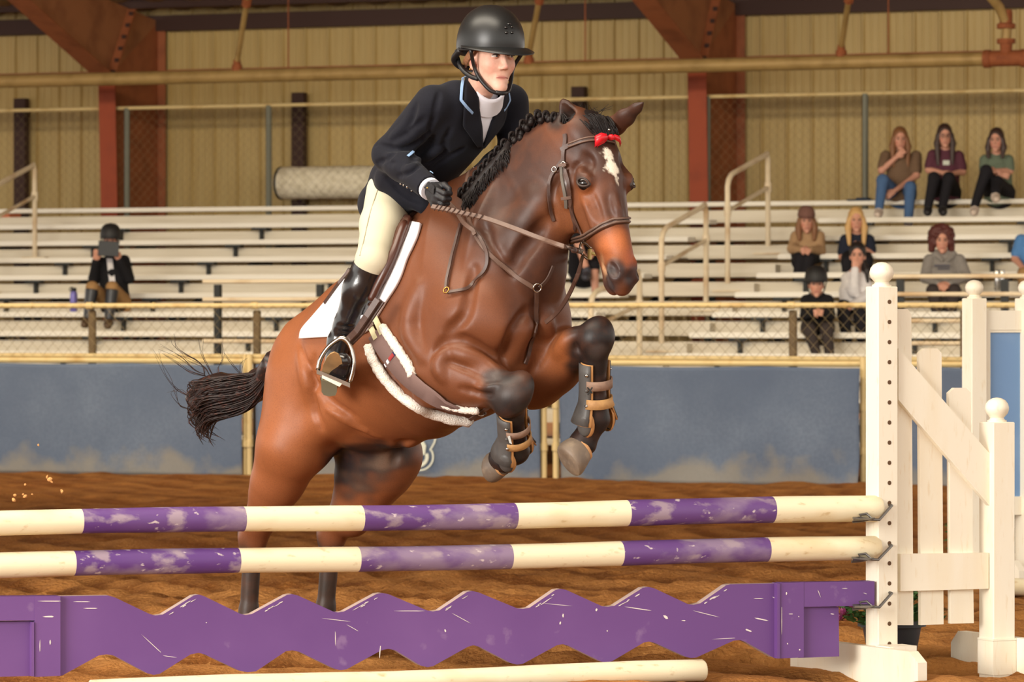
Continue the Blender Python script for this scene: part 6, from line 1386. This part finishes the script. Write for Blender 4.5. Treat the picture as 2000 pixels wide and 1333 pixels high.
spectator('person in tan sweater and rose cap, hands clasped over black trousers', 3, (1575, 430), [(1551, 457), (1604, 457)], [(1548, 486), (1602, 490)], [(1568, 489), (1580, 489)], (1576, 500), [(1563, 505), (1580, 506)], [(1556, 562), (1569, 562)], tanw, blk, hbrown, cap=('cap', capm), hairlen=.10, had=(.36, .36), eld=(.14, .14), kd=(.34, .34))
spectator('person with long blonde hair in a navy tee, behind the person in the white blouse', 3, (1672, 428), [(1647, 464), (1701, 464)], [(1645, 502), (1702, 496)], [(1672, 498), (1684, 484)], (1674, 503), [(1655, 512), (1692, 512)], [(1656, 568), (1690, 568)], nav, blk, hblond, hairlen=.16, sleeves='short', had=(.24, .2))
spectator('person in white blouse with dark hair, one hand over the mouth', 6, (1675, 497), [(1650, 540), (1690, 540)], [(1668, 570), (1700, 574)], [(1670, 524), (1660, 600)], (1668, 600), [(1648, 616), (1680, 616)], [(1656, 676), (1682, 680)], wht, blk, hblack, tie=-1, eld=(.16, .1), had=(.15, .3), face_px=-.15)
spectator('person in black riding helmet and black jacket behind the arena fence, hands clasped', 7, (1594, 553), [(1571, 582), (1621, 582)], [(1574, 616), (1620, 616)], [(1592, 612), (1604, 612)], (1597, 640), [(1581, 646), (1615, 644)], [(1594, 690), (1620, 690)], bjk, dkt, hblack, cap=('helmet', hmt), had=(.36, .36), eld=(.16, .16))
r8, t8, H8, Q8 = spectator('person with dark red curly hair in a grey hoodie, alone on a bench', 5, (1839, 468), [(1811, 503), (1878, 503)], [(1807, 542), (1887, 540)], [(1834, 556), (1852, 556)], (1845, 572), [(1822, 568), (1864, 568)], [(1836, 640), (1850, 640)], gry, dkt, hred, curls=1, hood=True, had=(.34, .34), eld=(.1, .1))
obj('shirt_print', MB().box(Q8((1840, 519), .16), (.16, .004, .022)).box(Q8((1843, 525), .16), (.12, .004, .014)), mat('dark grey print', lin(84, 82, 90), .8), t8)
spectator('person in blue tee cut off by the photo edge', 4, (2018, 425), [(1990, 464), (2048, 464)], [(1983, 506), (2054, 506)], [(2000, 526), (2030, 526)], (2020, 534), [(2000, 536), (2040, 536)], [(2000, 600), (2040, 600)], blu, tanb, hbrown, sleeves='short', had=(.3, .3))
r10, t10, H10, Q10 = spectator('person in black helmet and tall boots filming with a tablet on the benches', 6, (216, 468), [(193, 508), (247, 504)], [(183, 544), (252, 544)], [(187, 508), (232, 506)], (226, 590), [(180, 562), (219, 562)], [(172, 620), (213, 622)], bjk, tanb, hblack, cap=('helmet', hmt), had=(.26, .26), eld=(.12, .12), fist=(0, 0), boots=blackboot, shoe=(92, 70, 48))
obj('shirt_front', MB().prism([Q10((208, 505), .125), Q10((219, 505), .125), Q10((226, 556), .145), Q10((214, 556), .145)], (0, .02, 0)), wht, t10)
c = P(212, 486, AY(216, row(6)[0]+.13)-.36)
tb = obj('tablet', MB().box(c, (.22, .012, .16), Matrix.Rotation(.06, 3, 'Y'), bevel=.004), mat('black tablet case', lin(24, 24, 26), .5)); tag(tb, 'black tablet held up by the person filming', 'tablet')
spectator('person with bare legs sitting behind the head of the horse', 4, (1142, 392), [(1118, 430), (1168, 430)], [(1112, 470), (1176, 470)], [(1130, 490), (1160, 490)], (1140, 530), [(1125, 462), (1160, 520)], [(1146, 528), (1164, 590)], bjk, blk, hdark, sleeves='short', kd=(.36, .3), ad=(.4, .4), bare_legs=True, shoe=(60, 60, 70))
# bottles on the benches
n, z = row(6); c = A(AS(144, n+.08), n+.08, z+.008)
o = obj('water_bottle', MB().lathe([(.036, 0), (.040, .006), (.040, .185), (.033, .21), (.026, .22)], c, None, 16), mat('lavender bottle', lin(124, 116, 190), .4, .2), None, autos=40); tag(o, 'lavender water bottle standing on the bench near the person filming', 'bottle')
obj('bottle_cap', MB().lathe([(.029, .22), (.030, .225), (.030, .252), (.022, .258)], c, None, 14), M['black'], o, autos=40); obj('carry_loop', MB().torus(c+Vector((-.024, 0, .24)), .022, .005, Matrix.Rotation(math.pi/2, 3, 'X'), 12, 5), M['black'], o, True)
n, z = row(5); silver = mat('silver can', lin(206, 206, 204), .25, .9)
for dx, lab in ((0, 'silver drink can on the bench, the one nearer the grey hoodie'), (.055, 'silver drink can on the bench, the one nearer the blue tee')):
    c = A(AS(1947, n+.06)+dx, n+.06, z+.008)
    o = obj('drink_can', MB().lathe([(.022, 0), (.026, .006), (.026, .20), (.02, .215), (.019, .213), (.005, .211)], c, None, 14), silver, None, autos=40); tag(o, lab, 'can', 'silver cans on the bench')
n, z = row(0); o = obj('folded_cloth', MB().box(A(AS(1681, n+.12), n+.12, z+.012), (.26, .2, .016), ROTB, bevel=.005).box(A(AS(1687, n+.12), n+.12, z+.028), (.14, .14, .016), ROTB, bevel=.005), cloth('dark blue cloth', (52, 62, 80))); tag(o, 'folded dark blue cloth lying on the top bench', 'cloth')
# clods flung up behind the horse
clod = mat('light dirt clod', lin(214, 158, 96), .95)
cl0 = [(97, 937, 8), (100, 941, 6), (121, 961, 5), (49, 970, 8), (45, 966, 5), (27, 977, 7), (29, 968, 5), (63, 966, 4), (92, 932, 5), (49, 947, 5), (120, 958, 4), (75, 870, 4)]
for k, (x, y, d) in enumerate(cl0):
    r = random.Random(k); g = MB().sphere(P(x, y, 18.2), (d*.0009*r.uniform(.7, 1.3)*1.1, d*.0010, d*.0012*r.uniform(.7, 1.3)), Matrix.Rotation(r.uniform(0, 3), 3, 'Y'), 7, 5)
    g.v = [tuple(Vector(v)+Vector((r.uniform(-1, 1), r.uniform(-1, 1), r.uniform(-1, 1)))*.0012) for v in g.v]
    o = obj('dirt_clod', g, clod); tag(o, 'small pale clod of dirt flung up in the air behind the horse', 'clod', 'clods of dirt in the air')
